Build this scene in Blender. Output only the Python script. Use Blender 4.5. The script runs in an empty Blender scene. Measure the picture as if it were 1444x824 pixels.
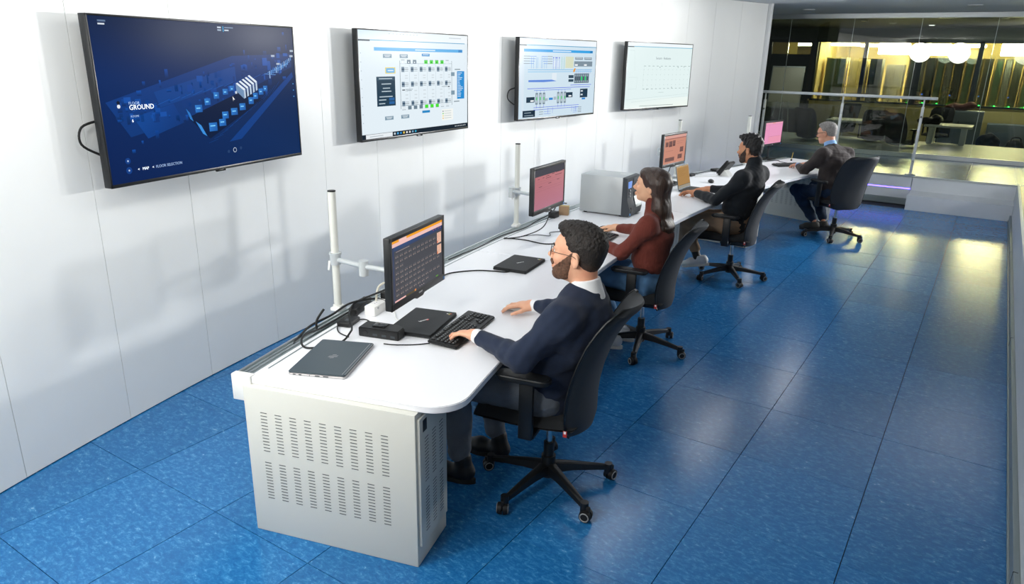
import bpy, bmesh, math, random
import numpy as np
from mathutils import Matrix, Vector
random.seed(7)
sc = bpy.context.scene
COL = sc.collection

# ------------------------------------------------------------------ camera
cam_d = bpy.data.cameras.new('camera')
cam = bpy.data.objects.new('camera', cam_d)
COL.objects.link(cam)
right = Vector((0.83449963, 0.55065476, 0.01974057))
up = Vector((-0.1880772, 0.2509845, 0.94954397))
fwd = Vector((-0.51791633, 0.79610685, -0.31301208))
cm = Matrix.Identity(4)
for i in range(3):
    cm[i][0] = right[i]; cm[i][1] = up[i]; cm[i][2] = -fwd[i]
cm.translation = Vector((0, 0, 1.97227))
cam.matrix_world = cm
cam_d.sensor_width = 36.0
cam_d.lens = 25.217
cam_d.clip_start = 0.05
cam_d.clip_end = 100
sc.camera = cam

# ------------------------------------------------------------------ world, exposure
w = bpy.data.worlds.new('world'); sc.world = w; w.use_nodes = True
w.node_tree.nodes['Background'].inputs[0].default_value = (0.75, 0.87, 1.0, 1)
w.node_tree.nodes['Background'].inputs[1].default_value = 0.1
vs = sc.view_settings
vs.view_transform = 'Standard'; vs.look = 'None'; vs.gamma = 1.0; vs.use_curve_mapping = False
vs.exposure = 0.0
sc.cycles.max_bounces = 6; sc.cycles.diffuse_bounces = 3; sc.cycles.glossy_bounces = 3; sc.cycles.transparent_max_bounces = 12

# ------------------------------------------------------------------ lamps
def area(name, loc, target, power, sx, sy=None, color=(1, 1, 1), disk=False, spread=180):
    d = bpy.data.lights.new(name, 'AREA')
    d.energy = power; d.color = color; d.spread = math.radians(spread)
    d.shape = 'DISK' if disk else 'RECTANGLE'
    d.size = sx
    if sy and not disk: d.size_y = sy
    o = bpy.data.objects.new(name, d); COL.objects.link(o)
    o.location = loc
    o.rotation_euler = (Vector(target) - Vector(loc)).to_track_quat('-Z', 'Y').to_euler()
    return o
# round soft boxes standing behind the camera (they mirror in the far glass) and two at the far right
WARM = (1.0, 0.975, 0.925)
area('softbox_or_fill_lamp', (-2.6, -0.3, 2.35), (-3.5, 4.0, 0.6), 52, 0.68, disk=True, color=WARM)
area('softbox_or_fill_lamp', (-1.45, -0.5, 2.35), (-2.4, 5.5, 0.9), 34, 0.68, disk=True, color=WARM)
area('softbox_or_fill_lamp', (0.42, -0.5, 2.36), (-1.5, 8.0, 0.9), 9, 0.68, disk=True, color=WARM)
area('softbox_or_fill_lamp', (1.15, 12.1, 2.25), (-4.2, 5.5, 1.9), 44, 0.24, disk=True, spread=66)
area('softbox_or_fill_lamp', (2.1, 11.0, 2.25), (-4.2, 5.5, 1.9), 33, 0.24, disk=True, spread=66)
area('softbox_or_fill_lamp', (3.3, 8.6, 1.8), (-1.2, 11.5, 2.79), 45, 0.6, disk=True)  # added fill lamp out of view, brightens the ceiling
# unseen fill lamps added above the desk to brighten the curved wall
for k_, (ax, ay, rz) in enumerate(((-2.0, 1.2, 14), (-2.45, 3.6, 8), (-2.6, 6.0, 0), (-2.45, 8.4, -8), (-2.0, 10.6, -14))):
    area('wall_fill_lamp', (ax, ay, 2.76), (ax - 1.5, ay, 0.5), 21, 1.6, 0.5, color=(1.0, 0.99, 0.955))

# ------------------------------------------------------------------ helpers
def lin(c):
    if isinstance(c, str):
        c = c.lstrip('#'); c = tuple(int(c[i:i + 2], 16) for i in (0, 2, 4))
    return tuple(((v / 255) / 12.92 if v / 255 <= 0.04045 else ((v / 255 + 0.055) / 1.055) ** 2.4) for v in c) + (1.0,)

MATS = {}
def mat(name, color, rough=0.5, metal=0.0, bump=0.0, bscale=60.0, var=0.0, vscale=8.0, emis=None, estr=0.0, spec=0.5, coat=0.0, stretch=None, sheen=0.0):
    m = bpy.data.materials.new(name); m.use_nodes = True
    nt = m.node_tree; n = nt.nodes; b = n['Principled BSDF']
    c = lin(color)
    b.inputs['Base Color'].default_value = c
    b.inputs['Roughness'].default_value = rough
    b.inputs['Metallic'].default_value = metal
    b.inputs['Specular IOR Level'].default_value = spec
    b.inputs['Coat Weight'].default_value = coat
    b.inputs['Coat Roughness'].default_value = 0.1
    b.inputs['Sheen Weight'].default_value = sheen
    tc = n.new('ShaderNodeTexCoord'); src = tc.outputs['Object']
    if stretch:
        mp = n.new('ShaderNodeMapping'); mp.inputs['Scale'].default_value = stretch
        nt.links.new(src, mp.inputs[0]); src = mp.outputs[0]
    if var > 0:
        nz = n.new('ShaderNodeTexNoise'); nz.inputs['Scale'].default_value = vscale; nz.inputs['Detail'].default_value = 4
        nt.links.new(src, nz.inputs['Vector'])
        r = n.new('ShaderNodeValToRGB')
        r.color_ramp.elements[0].position = 0.3; r.color_ramp.elements[1].position = 0.7
        r.color_ramp.elements[0].color = tuple(max(0, v * (1 - var)) for v in c[:3]) + (1,)
        r.color_ramp.elements[1].color = tuple(min(1, v * (1 + var)) for v in c[:3]) + (1,)
        nt.links.new(nz.outputs[0], r.inputs[0]); nt.links.new(r.outputs[0], b.inputs['Base Color'])
    if bump > 0:
        nb = n.new('ShaderNodeTexNoise'); nb.inputs['Scale'].default_value = bscale; nb.inputs['Detail'].default_value = 3
        nt.links.new(src, nb.inputs['Vector'])
        bp = n.new('ShaderNodeBump'); bp.inputs['Strength'].default_value = bump; bp.inputs['Distance'].default_value = 0.004
        nt.links.new(nb.outputs[0], bp.inputs['Height']); nt.links.new(bp.outputs[0], b.inputs['Normal'])
    if emis:
        b.inputs['Emission Color'].default_value = lin(emis); b.inputs['Emission Strength'].default_value = estr
    MATS[name] = m
    return m

def glass_mat(name, tint, refl=0.9, rough=0.0, ior=1.45, body=0.0, bodycol='#889090'):
    m = bpy.data.materials.new(name); m.use_nodes = True
    nt = m.node_tree; n = nt.nodes; n.clear()
    out = n.new('ShaderNodeOutputMaterial'); mx = n.new('ShaderNodeMixShader')
    t = n.new('ShaderNodeBsdfTransparent'); t.inputs[0].default_value = lin(tint)
    g = n.new('ShaderNodeBsdfGlossy'); g.inputs['Color'].default_value = (refl, refl, refl, 1); g.inputs['Roughness'].default_value = rough
    f = n.new('ShaderNodeFresnel'); f.inputs[0].default_value = ior
    nt.links.new(f.outputs[0], mx.inputs[0]); nt.links.new(t.outputs[0], mx.inputs[1]); nt.links.new(g.outputs[0], mx.inputs[2])
    nt.links.new(mx.outputs[0], out.inputs[0])
    MATS[name] = m
    return m

def screen_mat(name, strength=1.0):
    m = bpy.data.materials.new(name); m.use_nodes = True
    nt = m.node_tree; b = nt.nodes['Principled BSDF']
    a = nt.nodes.new('ShaderNodeVertexColor'); a.layer_name = 'Col'
    b.inputs['Base Color'].default_value = (0.004, 0.004, 0.006, 1)
    b.inputs['Roughness'].default_value = 0.22
    b.inputs['Specular IOR Level'].default_value = 0.02
    nt.links.new(a.outputs[0], b.inputs['Emission Color'])
    b.inputs['Emission Strength'].default_value = strength
    MATS[name] = m
    return m

def T(x=0, y=0, z=0): return Matrix.Translation((x, y, z))
def RZ(a): return Matrix.Rotation(math.radians(a), 4, 'Z')
def RX(a): return Matrix.Rotation(math.radians(a), 4, 'X')
def RY(a): return Matrix.Rotation(math.radians(a), 4, 'Y')
I4 = Matrix.Identity(4)

def box(bm, sx, sy, sz, M=I4, bevel=0.0, seg=2):
    r = bmesh.ops.create_cube(bm, size=1.0, matrix=M @ Matrix.Diagonal((sx, sy, sz, 1)))
    if bevel > 0:
        es = list({e for v in r['verts'] for e in v.link_edges})
        bmesh.ops.bevel(bm, geom=es, offset=bevel, segments=seg, affect='EDGES', profile=0.5)
def bx(bm, x0, x1, y0, y1, z0, z1, M=I4, bevel=0.0, seg=2):
    box(bm, x1 - x0, y1 - y0, z1 - z0, M @ T((x0 + x1) / 2, (y0 + y1) / 2, (z0 + z1) / 2), bevel, seg)
def cyl(bm, r1, r2, h, M=I4, seg=24):
    bmesh.ops.create_cone(bm, cap_ends=True, segments=seg, radius1=r1, radius2=r2, depth=h, matrix=M)
def cylz(bm, r, x, y, z0, z1, M=I4, seg=24, r2=None):
    cyl(bm, r, r if r2 is None else r2, z1 - z0, M @ T(x, y, (z0 + z1) / 2), seg)
def sph(bm, r, M=I4, u=20, v=12):
    bmesh.ops.create_uvsphere(bm, u_segments=u, v_segments=v, radius=r, matrix=M)
def prism(bm, pts, z0, z1, M=I4):
    lo = [bm.verts.new(M @ Vector((p[0], p[1], z0))) for p in pts]
    hi = [bm.verts.new(M @ Vector((p[0], p[1], z1))) for p in pts]
    n = len(pts)
    bm.faces.new(lo[::-1]); bm.faces.new(hi)
    for i in range(n):
        bm.faces.new((lo[i], lo[(i + 1) % n], hi[(i + 1) % n], hi[i]))
def smooth_path(pts, n=8):
    P = [Vector(p) for p in pts]; out = []
    for i in range(len(P) - 1):
        p0 = P[max(i - 1, 0)]; p1 = P[i]; p2 = P[i + 1]; p3 = P[min(i + 2, len(P) - 1)]
        for k in range(n):
            t = k / n
            out.append(0.5 * ((2 * p1) + (p2 - p0) * t + (2 * p0 - 5 * p1 + 4 * p2 - p3) * t * t + (3 * p1 - p0 - 3 * p2 + p3) * t ** 3))
    out.append(P[-1]); return out
def tube(bm, pts, r, seg=8, M=I4, smooth=0):
    if smooth: pts = smooth_path(pts, smooth)
    P = [M @ Vector(p) for p in pts]
    rings = []; prev = None
    for i, p in enumerate(P):
        d = (P[min(i + 1, len(P) - 1)] - P[max(i - 1, 0)])
        if d.length < 1e-9: d = Vector((0, 0, 1))
        d.normalize()
        if prev is None:
            a = Vector((0, 0, 1)) if abs(d.z) < 0.9 else Vector((1, 0, 0))
        else: a = prev
        n1 = (a - d * a.dot(d)); n1.normalize(); prev = n1
        n2 = d.cross(n1)
        rr = r[i] if isinstance(r, (list, tuple)) else r
        rings.append([bm.verts.new(p + (n1 * math.cos(2 * math.pi * k / seg) + n2 * math.sin(2 * math.pi * k / seg)) * rr) for k in range(seg)])
    for a, b in zip(rings[:-1], rings[1:]):
        for k in range(seg): bm.faces.new((a[k], a[(k + 1) % seg], b[(k + 1) % seg], b[k]))
    bm.faces.new(rings[0][::-1]); bm.faces.new(rings[-1])
def rrect(w, h, r, n=5, cx=0, cy=0):
    out = []
    for (sx, sy, a0) in ((1, 1, 0), (-1, 1, 90), (-1, -1, 180), (1, -1, 270)):
        for k in range(n + 1):
            a = math.radians(a0 + 90 * k / n)
            out.append((cx + sx * (w / 2 - r) + r * math.cos(a), cy + sy * (h / 2 - r) + r * math.sin(a)))
    return out

def link(name, me, parent=None, loc=None, rz=None):
    o = bpy.data.objects.new(name, me); COL.objects.link(o)
    if parent: o.parent = parent
    if loc: o.location = loc
    if rz is not None: o.rotation_euler = (0, 0, math.radians(rz))
    return o
def make(name, bm, m, parent=None, smooth=True, angle=35, M=None):
    bmesh.ops.recalc_face_normals(bm, faces=bm.faces[:])
    me = bpy.data.meshes.new(name); bm.to_mesh(me); bm.free()
    me.materials.append(m if not isinstance(m, str) else MATS[m])
    if smooth:
        me.shade_smooth(); me.set_sharp_from_angle(angle=math.radians(angle))
    o = link(name, me, parent)
    if M is not None: o.matrix_local = M
    return o
def tag(o, label=None, cat=None, group=None, kind=None):
    if label: o['label'] = label
    if cat: o['category'] = cat
    if group: o['group'] = group
    if kind: o['kind'] = kind
    return o
def thing(name, label, cat, M=I4, group=None):
    o = bpy.data.objects.new(name, None); COL.objects.link(o)
    o.empty_display_size = 0.1
    o.matrix_world = M
    return tag(o, label, cat, group)
def struct(name, bm, m, smooth=False):
    o = make(name, bm, m, None, smooth); o['kind'] = 'structure'; return o
def copy_tree(o, parent=None):
    c = o.copy(); COL.objects.link(c); c.parent = parent
    for ch in o.children:
        k = copy_tree(ch, c)
    return c
N = bmesh.new

# the room is laid out on a ring: concave wall and desk share one centre
CX, CY, RW = 12.5304, 5.8894, 16.744
def pol(r, ph, z=0.0):
    a = math.radians(ph)
    return Vector((CX - r * math.cos(a), CY + r * math.sin(a), z))
def PM(r, ph, z=0.0, rot=0.0):          # local x along the wall (away from camera), local y towards the wall
    return Matrix.Translation(pol(r, ph, z)) @ RZ(90 - ph + rot)
def WM(x, y, z, ang):                   # frame at a world point whose local +y points to world angle ang
    return T(x, y, z) @ RZ(ang - 90)
DZ = 0.715
CEIL = 2.79
PZ = 0.42
ROOM_R = 0.395

# ------------------------------------------------------------------ materials
def tile_material():
    m = bpy.data.materials.new('blue_marbled_linoleum'); m.use_nodes = True
    nt = m.node_tree; n = nt.nodes; L = nt.links; b = n['Principled BSDF']
    tc = n.new('ShaderNodeTexCoord'); oi = n.new('ShaderNodeObjectInfo')
    add = n.new('ShaderNodeVectorMath'); add.operation = 'ADD'
    mul = n.new('ShaderNodeVectorMath'); mul.operation = 'SCALE'; mul.inputs[3].default_value = 1.0
    cmb = n.new('ShaderNodeCombineXYZ')
    mm = n.new('ShaderNodeMath'); mm.operation = 'MULTIPLY'; mm.inputs[1].default_value = 40
    L.new(oi.outputs['Random'], mm.inputs[0])
    for i in range(3): L.new(mm.outputs[0], cmb.inputs[i])
    L.new(tc.outputs['Object'], add.inputs[0]); L.new(cmb.outputs[0], add.inputs[1])
    mp = n.new('ShaderNodeMapping'); mp.inputs['Scale'].default_value = (15, 27, 12); mp.inputs['Rotation'].default_value = (0, 0, 0.5)
    L.new(add.outputs[0], mp.inputs[0])
    n1 = n.new('ShaderNodeTexNoise'); n1.inputs['Scale'].default_value = 2.0; n1.inputs['Detail'].default_value = 10; n1.inputs['Roughness'].default_value = 0.78; n1.inputs['Distortion'].default_value = 0.5
    L.new(mp.outputs[0], n1.inputs['Vector'])
    r = n.new('ShaderNodeValToRGB'); e = r.color_ramp.elements
    e[0].position = 0.28; e[0].color = lin('#17538a')
    e[1].position = 0.70; e[1].color = lin('#a3cbe2')
    k = e.new(0.50); k.color = lin('#2068a2'); k = e.new(0.62); k.color = lin('#3c84ba')
    L.new(n1.outputs[0], r.inputs[0])
    hs = n.new('ShaderNodeHueSaturation')
    mr = n.new('ShaderNodeMapRange'); mr.inputs['To Min'].default_value = 0.9; mr.inputs['To Max'].default_value = 1.08
    L.new(oi.outputs['Random'], mr.inputs[0]); L.new(mr.outputs[0], hs.inputs['Value'])
    L.new(r.outputs[0], hs.inputs['Color']); L.new(hs.outputs[0], b.inputs['Base Color'])
    b.inputs['Roughness'].default_value = 0.21; b.inputs['Specular IOR Level'].default_value = 0.4
    bp = n.new('ShaderNodeBump'); bp.inputs['Strength'].default_value = 0.12; bp.inputs['Distance'].default_value = 0.003
    n2 = n.new('ShaderNodeTexNoise'); n2.inputs['Scale'].default_value = 14; n2.inputs['Detail'].default_value = 2
    L.new(add.outputs[0], n2.inputs['Vector']); L.new(n2.outputs[0], bp.inputs['Height']); L.new(bp.outputs[0], b.inputs['Normal'])
    MATS['tile'] = m
tile_material()
mat('wall', '#eef0ee', 0.30, spec=0.38, var=0.012, vscale=3)
mat('seam', '#5d666c', 0.7)
mat('ceiling', '#e6eaef', 0.7, bump=0.05, bscale=90)
mat('white_trim', '#e2e5e6', 0.4)
mat('plaster', '#d5d7d4', 0.7, bump=0.05)
mat('subfloor', '#10161c', 0.8)
mat('platform_white', '#cdd3d8', 0.45, var=0.02)
mat('alu', '#b9c0c2', 0.35, 0.85, bump=0.03, bscale=200)
mat('alu_dull', '#8d989a', 0.45, 0.6, bump=0.03)
mat('desk_white', '#eef0f4', 0.32, spec=0.4)
mat('desk_edge', '#e9edf5', 0.4)
mat('ped', '#d2d3cb', 0.45, bump=0.02, bscale=300)
mat('slot', '#3a4045', 0.8)
mat('black', '#0c0e10', 0.45, bump=0.04, bscale=200)
mat('black_gloss', '#0a0b0d', 0.16)
mat('bezel', '#101316', 0.3)
mat('mon_black', '#14181b', 0.42, bump=0.05, bscale=250)
mat('rubber', '#0b0c0d', 0.6)
mat('key', '#15181a', 0.5)
mat('keyprint', '#9aa0a2', 0.6)
mat('chair_fabric', '#161a1e', 0.85, bump=0.35, bscale=700, sheen=0.06, var=0.12, vscale=300)
mat('chair_back', '#23282d', 0.75, bump=0.3, bscale=600, sheen=0.08, var=0.1, vscale=250)
mat('chair_plastic', '#111315', 0.42, bump=0.05, bscale=300)
mat('castor_ring', '#8c8f90', 0.5)
mat('chrome', '#c8cccd', 0.12, 1.0)
mat('red_tag', '#b5322c', 0.6)
mat('white_tag', '#e8e8e8', 0.6)
mat('pole_white', '#d8dad3', 0.35)
mat('pole_grey', '#c2c8ca', 0.4, 0.25)
mat('laptop_hp', '#48545b', 0.42, 0.3)
mat('laptop_silver', '#c9c6c6', 0.3, 0.8)
mat('laptop_black', '#16191c', 0.6, bump=0.05, bscale=400)
mat('print_white', '#e9eaea', 0.6)
mat('print_red', '#c23a33', 0.6)
mat('print_green', '#79a85a', 0.6)
mat('print_yellow', '#d9c26a', 0.6)
mat('white_plastic', '#e6e7e4', 0.4)
mat('blue_plug', '#1b4fae', 0.4)
mat('cream_cable', '#d7d3c4', 0.5)
mat('printer_grey', '#b9bec0', 0.4, 0.25, bump=0.05, bscale=350)
mat('printer_dark', '#343a41', 0.5, bump=0.05, bscale=300)
mat('printer_mid', '#4b525a', 0.5)
mat('lcd_blue', '#6f95dd', 0.3, emis='#6f95dd', estr=0.6)
mat('sticker_blue', '#4d97d6', 0.5)
mat('cardboard', '#a78a6c', 0.8, var=0.1)
mat('glass_line', '#b9c6c2', 0.15)
mat('led_strip', '#5a50ff', 0.4, emis='#5848ff', estr=9.0)
mat('led_green', '#22ff55', 0.4, emis='#2dff62', estr=14.0)
mat('led_blue', '#2a66ff', 0.4, emis='#2b6cff', estr=3.0)
mat('lamp_warm', '#fff4cf', 0.4, emis='#ffebb4', estr=170.0)
mat('lamp_tube', '#fff6dd', 0.4, emis='#fff4dc', estr=40.0)
mat('spot_white', '#ffffff', 0.4, emis='#ffffff', estr=6.0)
mat('spot_off', '#d4dade', 0.3)
mat('frame_dark', '#1d2a33', 0.5)
mat('frame_olive', '#2b2e22', 0.6)
mat('backroom_wall', '#d8c884', 0.8)
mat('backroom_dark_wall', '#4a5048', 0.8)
mat('backroom_floor', '#3c4a52', 0.3, var=0.15)
mat('grey_cabinet', '#7d8a90', 0.55)
mat('rack_black', '#161c17', 0.5, var=0.2)
mat('rack_edge', '#6b5f3a', 0.5)
mat('rack_teal', '#24382f', 0.4)
mat('board_white', '#b9b7a8', 0.4)
mat('bag_black', '#0d1115', 0.7, bump=0.3, bscale=40)
mat('jacket_brown', '#4c1f16', 0.85, bump=0.4, bscale=30)
mat('cabinet_cream', '#d8c58a', 0.6)
mat('lit_opening_glow', '#e8c85c', 0.6, emis='#ffd873', estr=0.55)  # emission stands in for the light behind the window opening
mat('blind_green', '#3d4a33', 0.7)
mat('yellow_stick', '#c9a94a', 0.6)
glass_mat('glass', '#d3d9d3', 0.9, ior=1.5)
glass_mat('glass_clear', '#e4e7e3', 0.9, ior=1.4)
glass_mat('lens', '#f3f5f5', 0.9, ior=1.35)
screen_mat('screen', 1.0)

def skin_mat(name, color, deep):
    m = mat(name, color, 0.5, spec=0.35, bump=0.03, bscale=500)
    nt = m.node_tree; b = nt.nodes['Principled BSDF']
    b.inputs['Subsurface Weight'].default_value = 0.0
    nz = nt.nodes.new('ShaderNodeTexNoise'); nz.inputs['Scale'].default_value = 14; nz.inputs['Detail'].default_value = 3
    r = nt.nodes.new('ShaderNodeValToRGB'); r.color_ramp.elements[0].position = 0.35; r.color_ramp.elements[1].position = 0.75
    r.color_ramp.elements[0].color = lin(color); r.color_ramp.elements[1].color = lin(deep)
    tc = nt.nodes.new('ShaderNodeTexCoord'); nt.links.new(tc.outputs['Object'], nz.inputs['Vector'])
    nt.links.new(nz.outputs[0], r.inputs[0]); nt.links.new(r.outputs[0], b.inputs['Base Color'])
skin_mat('skin_a', '#eab696', '#de9c7f')
skin_mat('skin_b', '#e6b795', '#d99e7d')
skin_mat('skin_c', '#c8906c', '#b67a5b')
skin_mat('skin_d', '#cf9a80', '#bf8067')
mat('hair_dark', '#211b17', 0.5, bump=0.9, bscale=260, stretch=(3, 1, 0.5), var=0.5, vscale=60)
mat('hair_black', '#12100f', 0.5, bump=0.9, bscale=200, var=0.4, vscale=60)
mat('hair_long', '#3a2a22', 0.38, bump=0.9, bscale=80, stretch=(2.0, 2.0, 0.06), var=0.55, vscale=55)
mat('hair_fade', '#3d2f27', 0.7, bump=0.8, bscale=300, var=0.35, vscale=160)
mat('hair_fade_dark', '#2b211c', 0.7, bump=0.8, bscale=300, var=0.35, vscale=160)
mat('hair_grey', '#7d7a77', 0.6, bump=0.9, bscale=120, var=0.35, vscale=70)
mat('beard', '#654736', 0.7, bump=0.9, bscale=220, var=0.45, vscale=120)
mat('beard_dark', '#3a2a22', 0.7, bump=0.9, bscale=220, var=0.4, vscale=120)
mat('eye_white', '#e6e2de', 0.25)
mat('iris', '#20150f', 0.2)
mat('lip', '#b86f60', 0.45)
mat('navy_knit', '#14223a', 0.9, bump=0.35, bscale=420, sheen=0.06, var=0.1, vscale=40)
mat('rust_knit', '#6a2d22', 0.9, bump=0.6, bscale=60, stretch=(3.2, 3.2, 0.02), sheen=0.06, var=0.16, vscale=60)
mat('black_knit', '#0e151c', 0.9, bump=0.3, bscale=300, sheen=0.06)
mat('blazer', '#2f2827', 0.9, bump=0.3, bscale=400, sheen=0.05, var=0.12, vscale=100)
mat('shirt_white', '#eceef0', 0.8, bump=0.1)
mat('shirt_blue', '#86aee0', 0.8)
mat('trouser_grey', '#5d646d', 0.9, bump=0.3, bscale=200, var=0.12, vscale=12)
mat('jeans_blue', '#5c87b0', 0.9, bump=0.4, bscale=260, var=0.4, vscale=7)
mat('jeans_dark', '#182c44', 0.9, bump=0.4, bscale=260, var=0.2, vscale=12)
mat('chino_tan', '#a2856a', 0.9, bump=0.3, bscale=120, var=0.12, vscale=10)
mat('shoe_black', '#101316', 0.55)
mat('shoe_white', '#dfe1e3', 0.5)
mat('shoe_grey', '#3a3a37', 0.7, bump=0.2, bscale=200)
mat('sole_white', '#d8d8d4', 0.6)
mat('sole_dark', '#191a1a', 0.7)
mat('wire', '#3b3a38', 0.3, 0.8)
# ------------------------------------------------------------------ floor: tiles on a sub-floor
bm = N(); bx(bm, -6.0, ROOM_R + 0.02, -3.0, 12.05, -0.12, -0.012)
floor = struct('floor', bm, 'subfloor')
TX, TY, TX0, TY0 = 0.6, 0.6247, -0.792, 2.8324
def tile_mesh(name, sx, sy, t=0.012):
    b = N(); box(b, sx, sy, t, T(0, 0, -t / 2))
    bmesh.ops.recalc_face_normals(b, faces=b.faces[:])
    me = bpy.data.meshes.new(name); b.to_mesh(me); b.free(); me.materials.append(MATS['tile']); return me
tm = tile_mesh('floor_tile', TX - 0.0035, TY - 0.0035)
def wall_r_at(y):
    s = (y - CY) / RW
    return CX - RW * math.sqrt(max(0, 1 - s * s))
def camvis(P, mu=120):
    d = Vector(P) - cm.translation
    zc = d.dot(fwd)
    if zc < 0.2: return False
    u = 722 + 1011.5 * d.dot(right) / zc; v = 412 - 1011.5 * d.dot(up) / zc
    return -mu < u < 1444 + mu and -mu < v < 824 + mu
for i in range(-9, 2):
    for j in range(-6, 16):
        cxx = TX0 + (i + 0.5) * TX; cyy = TY0 + (j + 0.5) * TY
        if cyy + TY / 2 > 12.06: continue
        if cxx > ROOM_R: continue
        if cxx + 0.3 < wall_r_at(min(cyy + 0.3, 12)) - 0.1 and cxx + 0.3 < wall_r_at(cyy - 0.3) - 0.1: continue
        vis = any(camvis((cxx + a, cyy + b, 0)) for a in (-0.3, 0, 0.3) for b in (-0.3, 0, 0.3))
        if not vis: continue
        o = link('floor_tile', tm, floor, (cxx, cyy, random.uniform(-0.0006, 0.0002)), 180 if (i + j) % 3 == 0 else 0)

# ------------------------------------------------------------------ curved wall of tall panels
DP = 2.15093; P0 = -16.1426
bm = N()
n = 48; a0 = P0 - 4 * DP; a1 = P0 + 17 * DP
ring = [pol(RW + 0.014, a0 + (a1 - a0) * k / n) for k in range(n + 1)] + [pol(RW + 0.14, a1 - (a1 - a0) * k / n) for k in range(n + 1)]
prism(bm, [(p.x, p.y) for p in ring], 0.0, CEIL)
wall = struct('wall_left', bm, 'seam')
for k in range(-4, 17):
    bm = N(); pa = P0 + k * DP + 0.006; pb = P0 + (k + 1) * DP - 0.006
    m_ = 4
    out = [pol(RW, pa + (pb - pa) * t / m_) for t in range(m_ + 1)] + [pol(RW + 0.016, pb - (pb - pa) * t / m_) for t in range(m_ + 1)]
    prism(bm, [(p.x, p.y) for p in out], 0.006, CEIL - 0.004)
    make('wall_panel', bm, 'wall', wall, smooth=True, angle=20)
# wall end post (white return at the far end)
bm = N(); e = pol(RW, P0 + 17 * DP)
box(bm, 0.055, 0.20, CEIL, T(0, 0, CEIL / 2) @ PM(RW + 0.05, P0 + 17 * DP + 0.12), 0.004)
struct('trim_1', bm, 'white_trim')

# ------------------------------------------------------------------ ceiling, hidden room sides
bm = N(); bx(bm, -7, 5.2, -3.2, 14.46, CEIL, CEIL + 0.1)
ceiling = struct('ceiling', bm, 'ceiling')
bm = N(); bx(bm, -6.5, 5.2, -3.2, -3.05, -0.1, CEIL); struct('wall_back', bm, 'plaster')
bm = N(); bx(bm, 5.0, 5.15, -3.2, 17.9, -0.1, CEIL); struct('wall_side', bm, 'plaster')
# low wall on the right with aluminium skirting, upper floor behind it
bm = N(); bx(bm, ROOM_R + 0.02, ROOM_R + 0.05, -3.0, 12.0, -0.1, PZ + 0.005, bevel=0.003)
wr = struct('wall_right', bm, 'platform_white')
bm = N(); bx(bm, ROOM_R + 0.05, 5.0, -3.0, 12.0, PZ - 0.1, PZ - 0.002); struct('floor_upper', bm, 'backroom_floor')
bm = N()
bx(bm, ROOM_R - 0.004, ROOM_R + 0.02, -3.0, 11.48, 0.0, 0.085, bevel=0.003)
bx(bm, ROOM_R - 0.012, ROOM_R + 0.01, -3.0, 11.48, 0.0, 0.02, bevel=0.004)
bm2 = bm
sk = struct('baseboard_right', bm2, 'alu_dull')
for yy in (3.05, 6.1, 9.15):
    bm = N(); bx(bm, ROOM_R - 0.0055, ROOM_R + 0.012, yy, yy + 0.004, 0.0, 0.086); make('skirting_joint', bm, 'slot', sk, False)
for yy in (2.2, 4.0, 5.3, 7.0, 8.4):
    bm = N(); cyl(bm, 0.004, 0.004, 0.004, T(ROOM_R - 0.005, yy, 0.06) @ RY(90), 10); make('skirting_screw', bm, 'chrome', sk)

# ------------------------------------------------------------------ raised platform, step, glowing strip
PY = 12.0
bm = N(); bx(bm, -6.0, 5.0, PY, 17.8, -0.1, PZ - 0.012)
plat = struct('floor_platform', bm, 'platform_white')
ptm = tile_mesh('platform_tile', TX - 0.004, TY - 0.004)
for i in range(-6, 3):
    for j in range(0, 4):
        cxx = TX0 + (i + 0.5) * TX; cyy = PY + 0.02 + (j + 0.5) * TY
        link('platform_tile', ptm, plat, (cxx, cyy, PZ), 180 if (i + j) % 2 else 0)
bm = N(); bx(bm, -6.0, ROOM_R + 0.05, PY - 0.012, PY + 0.02, PZ - 0.025, PZ + 0.002, bevel=0.002); struct('trim_2', bm, 'alu')
bm = N(); bx(bm, -4.5, -0.86, PY - 0.03, PY + 0.0, 0.09, 0.225); bx(bm, -4.5, -0.86, PY - 0.03, PY, 0.24, PZ - 0.03); bx(bm, -4.5, -0.86, PY - 0.012, PY, 0.2, 0.26)
fascia = struct('wall_platform_front', bm, 'platform_white')
bm = N(); bx(bm, -4.5, -0.862, PY - 0.026, PY - 0.012, 0.226, 0.239); make('light_strip', bm, 'led_strip', fascia, False)
bm = N(); bx(bm, -4.5, -0.862, PY - 0.05, PY, 0.0, 0.085, bevel=0.004); bx(bm, -4.5, -0.862, PY - 0.06, PY - 0.04, 0.0, 0.02); struct('baseboard_platform', bm, 'alu_dull')
bm = N(); bx(bm, -0.85, ROOM_R + 0.018, 11.49, PY - 0.002, 0.0, 0.212, bevel=0.004); bx(bm, -0.85, ROOM_R + 0.018, PY - 0.03, PY - 0.001, 0.212, PZ - 0.028)
struct('floor_step', bm, 'platform_white')

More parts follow.
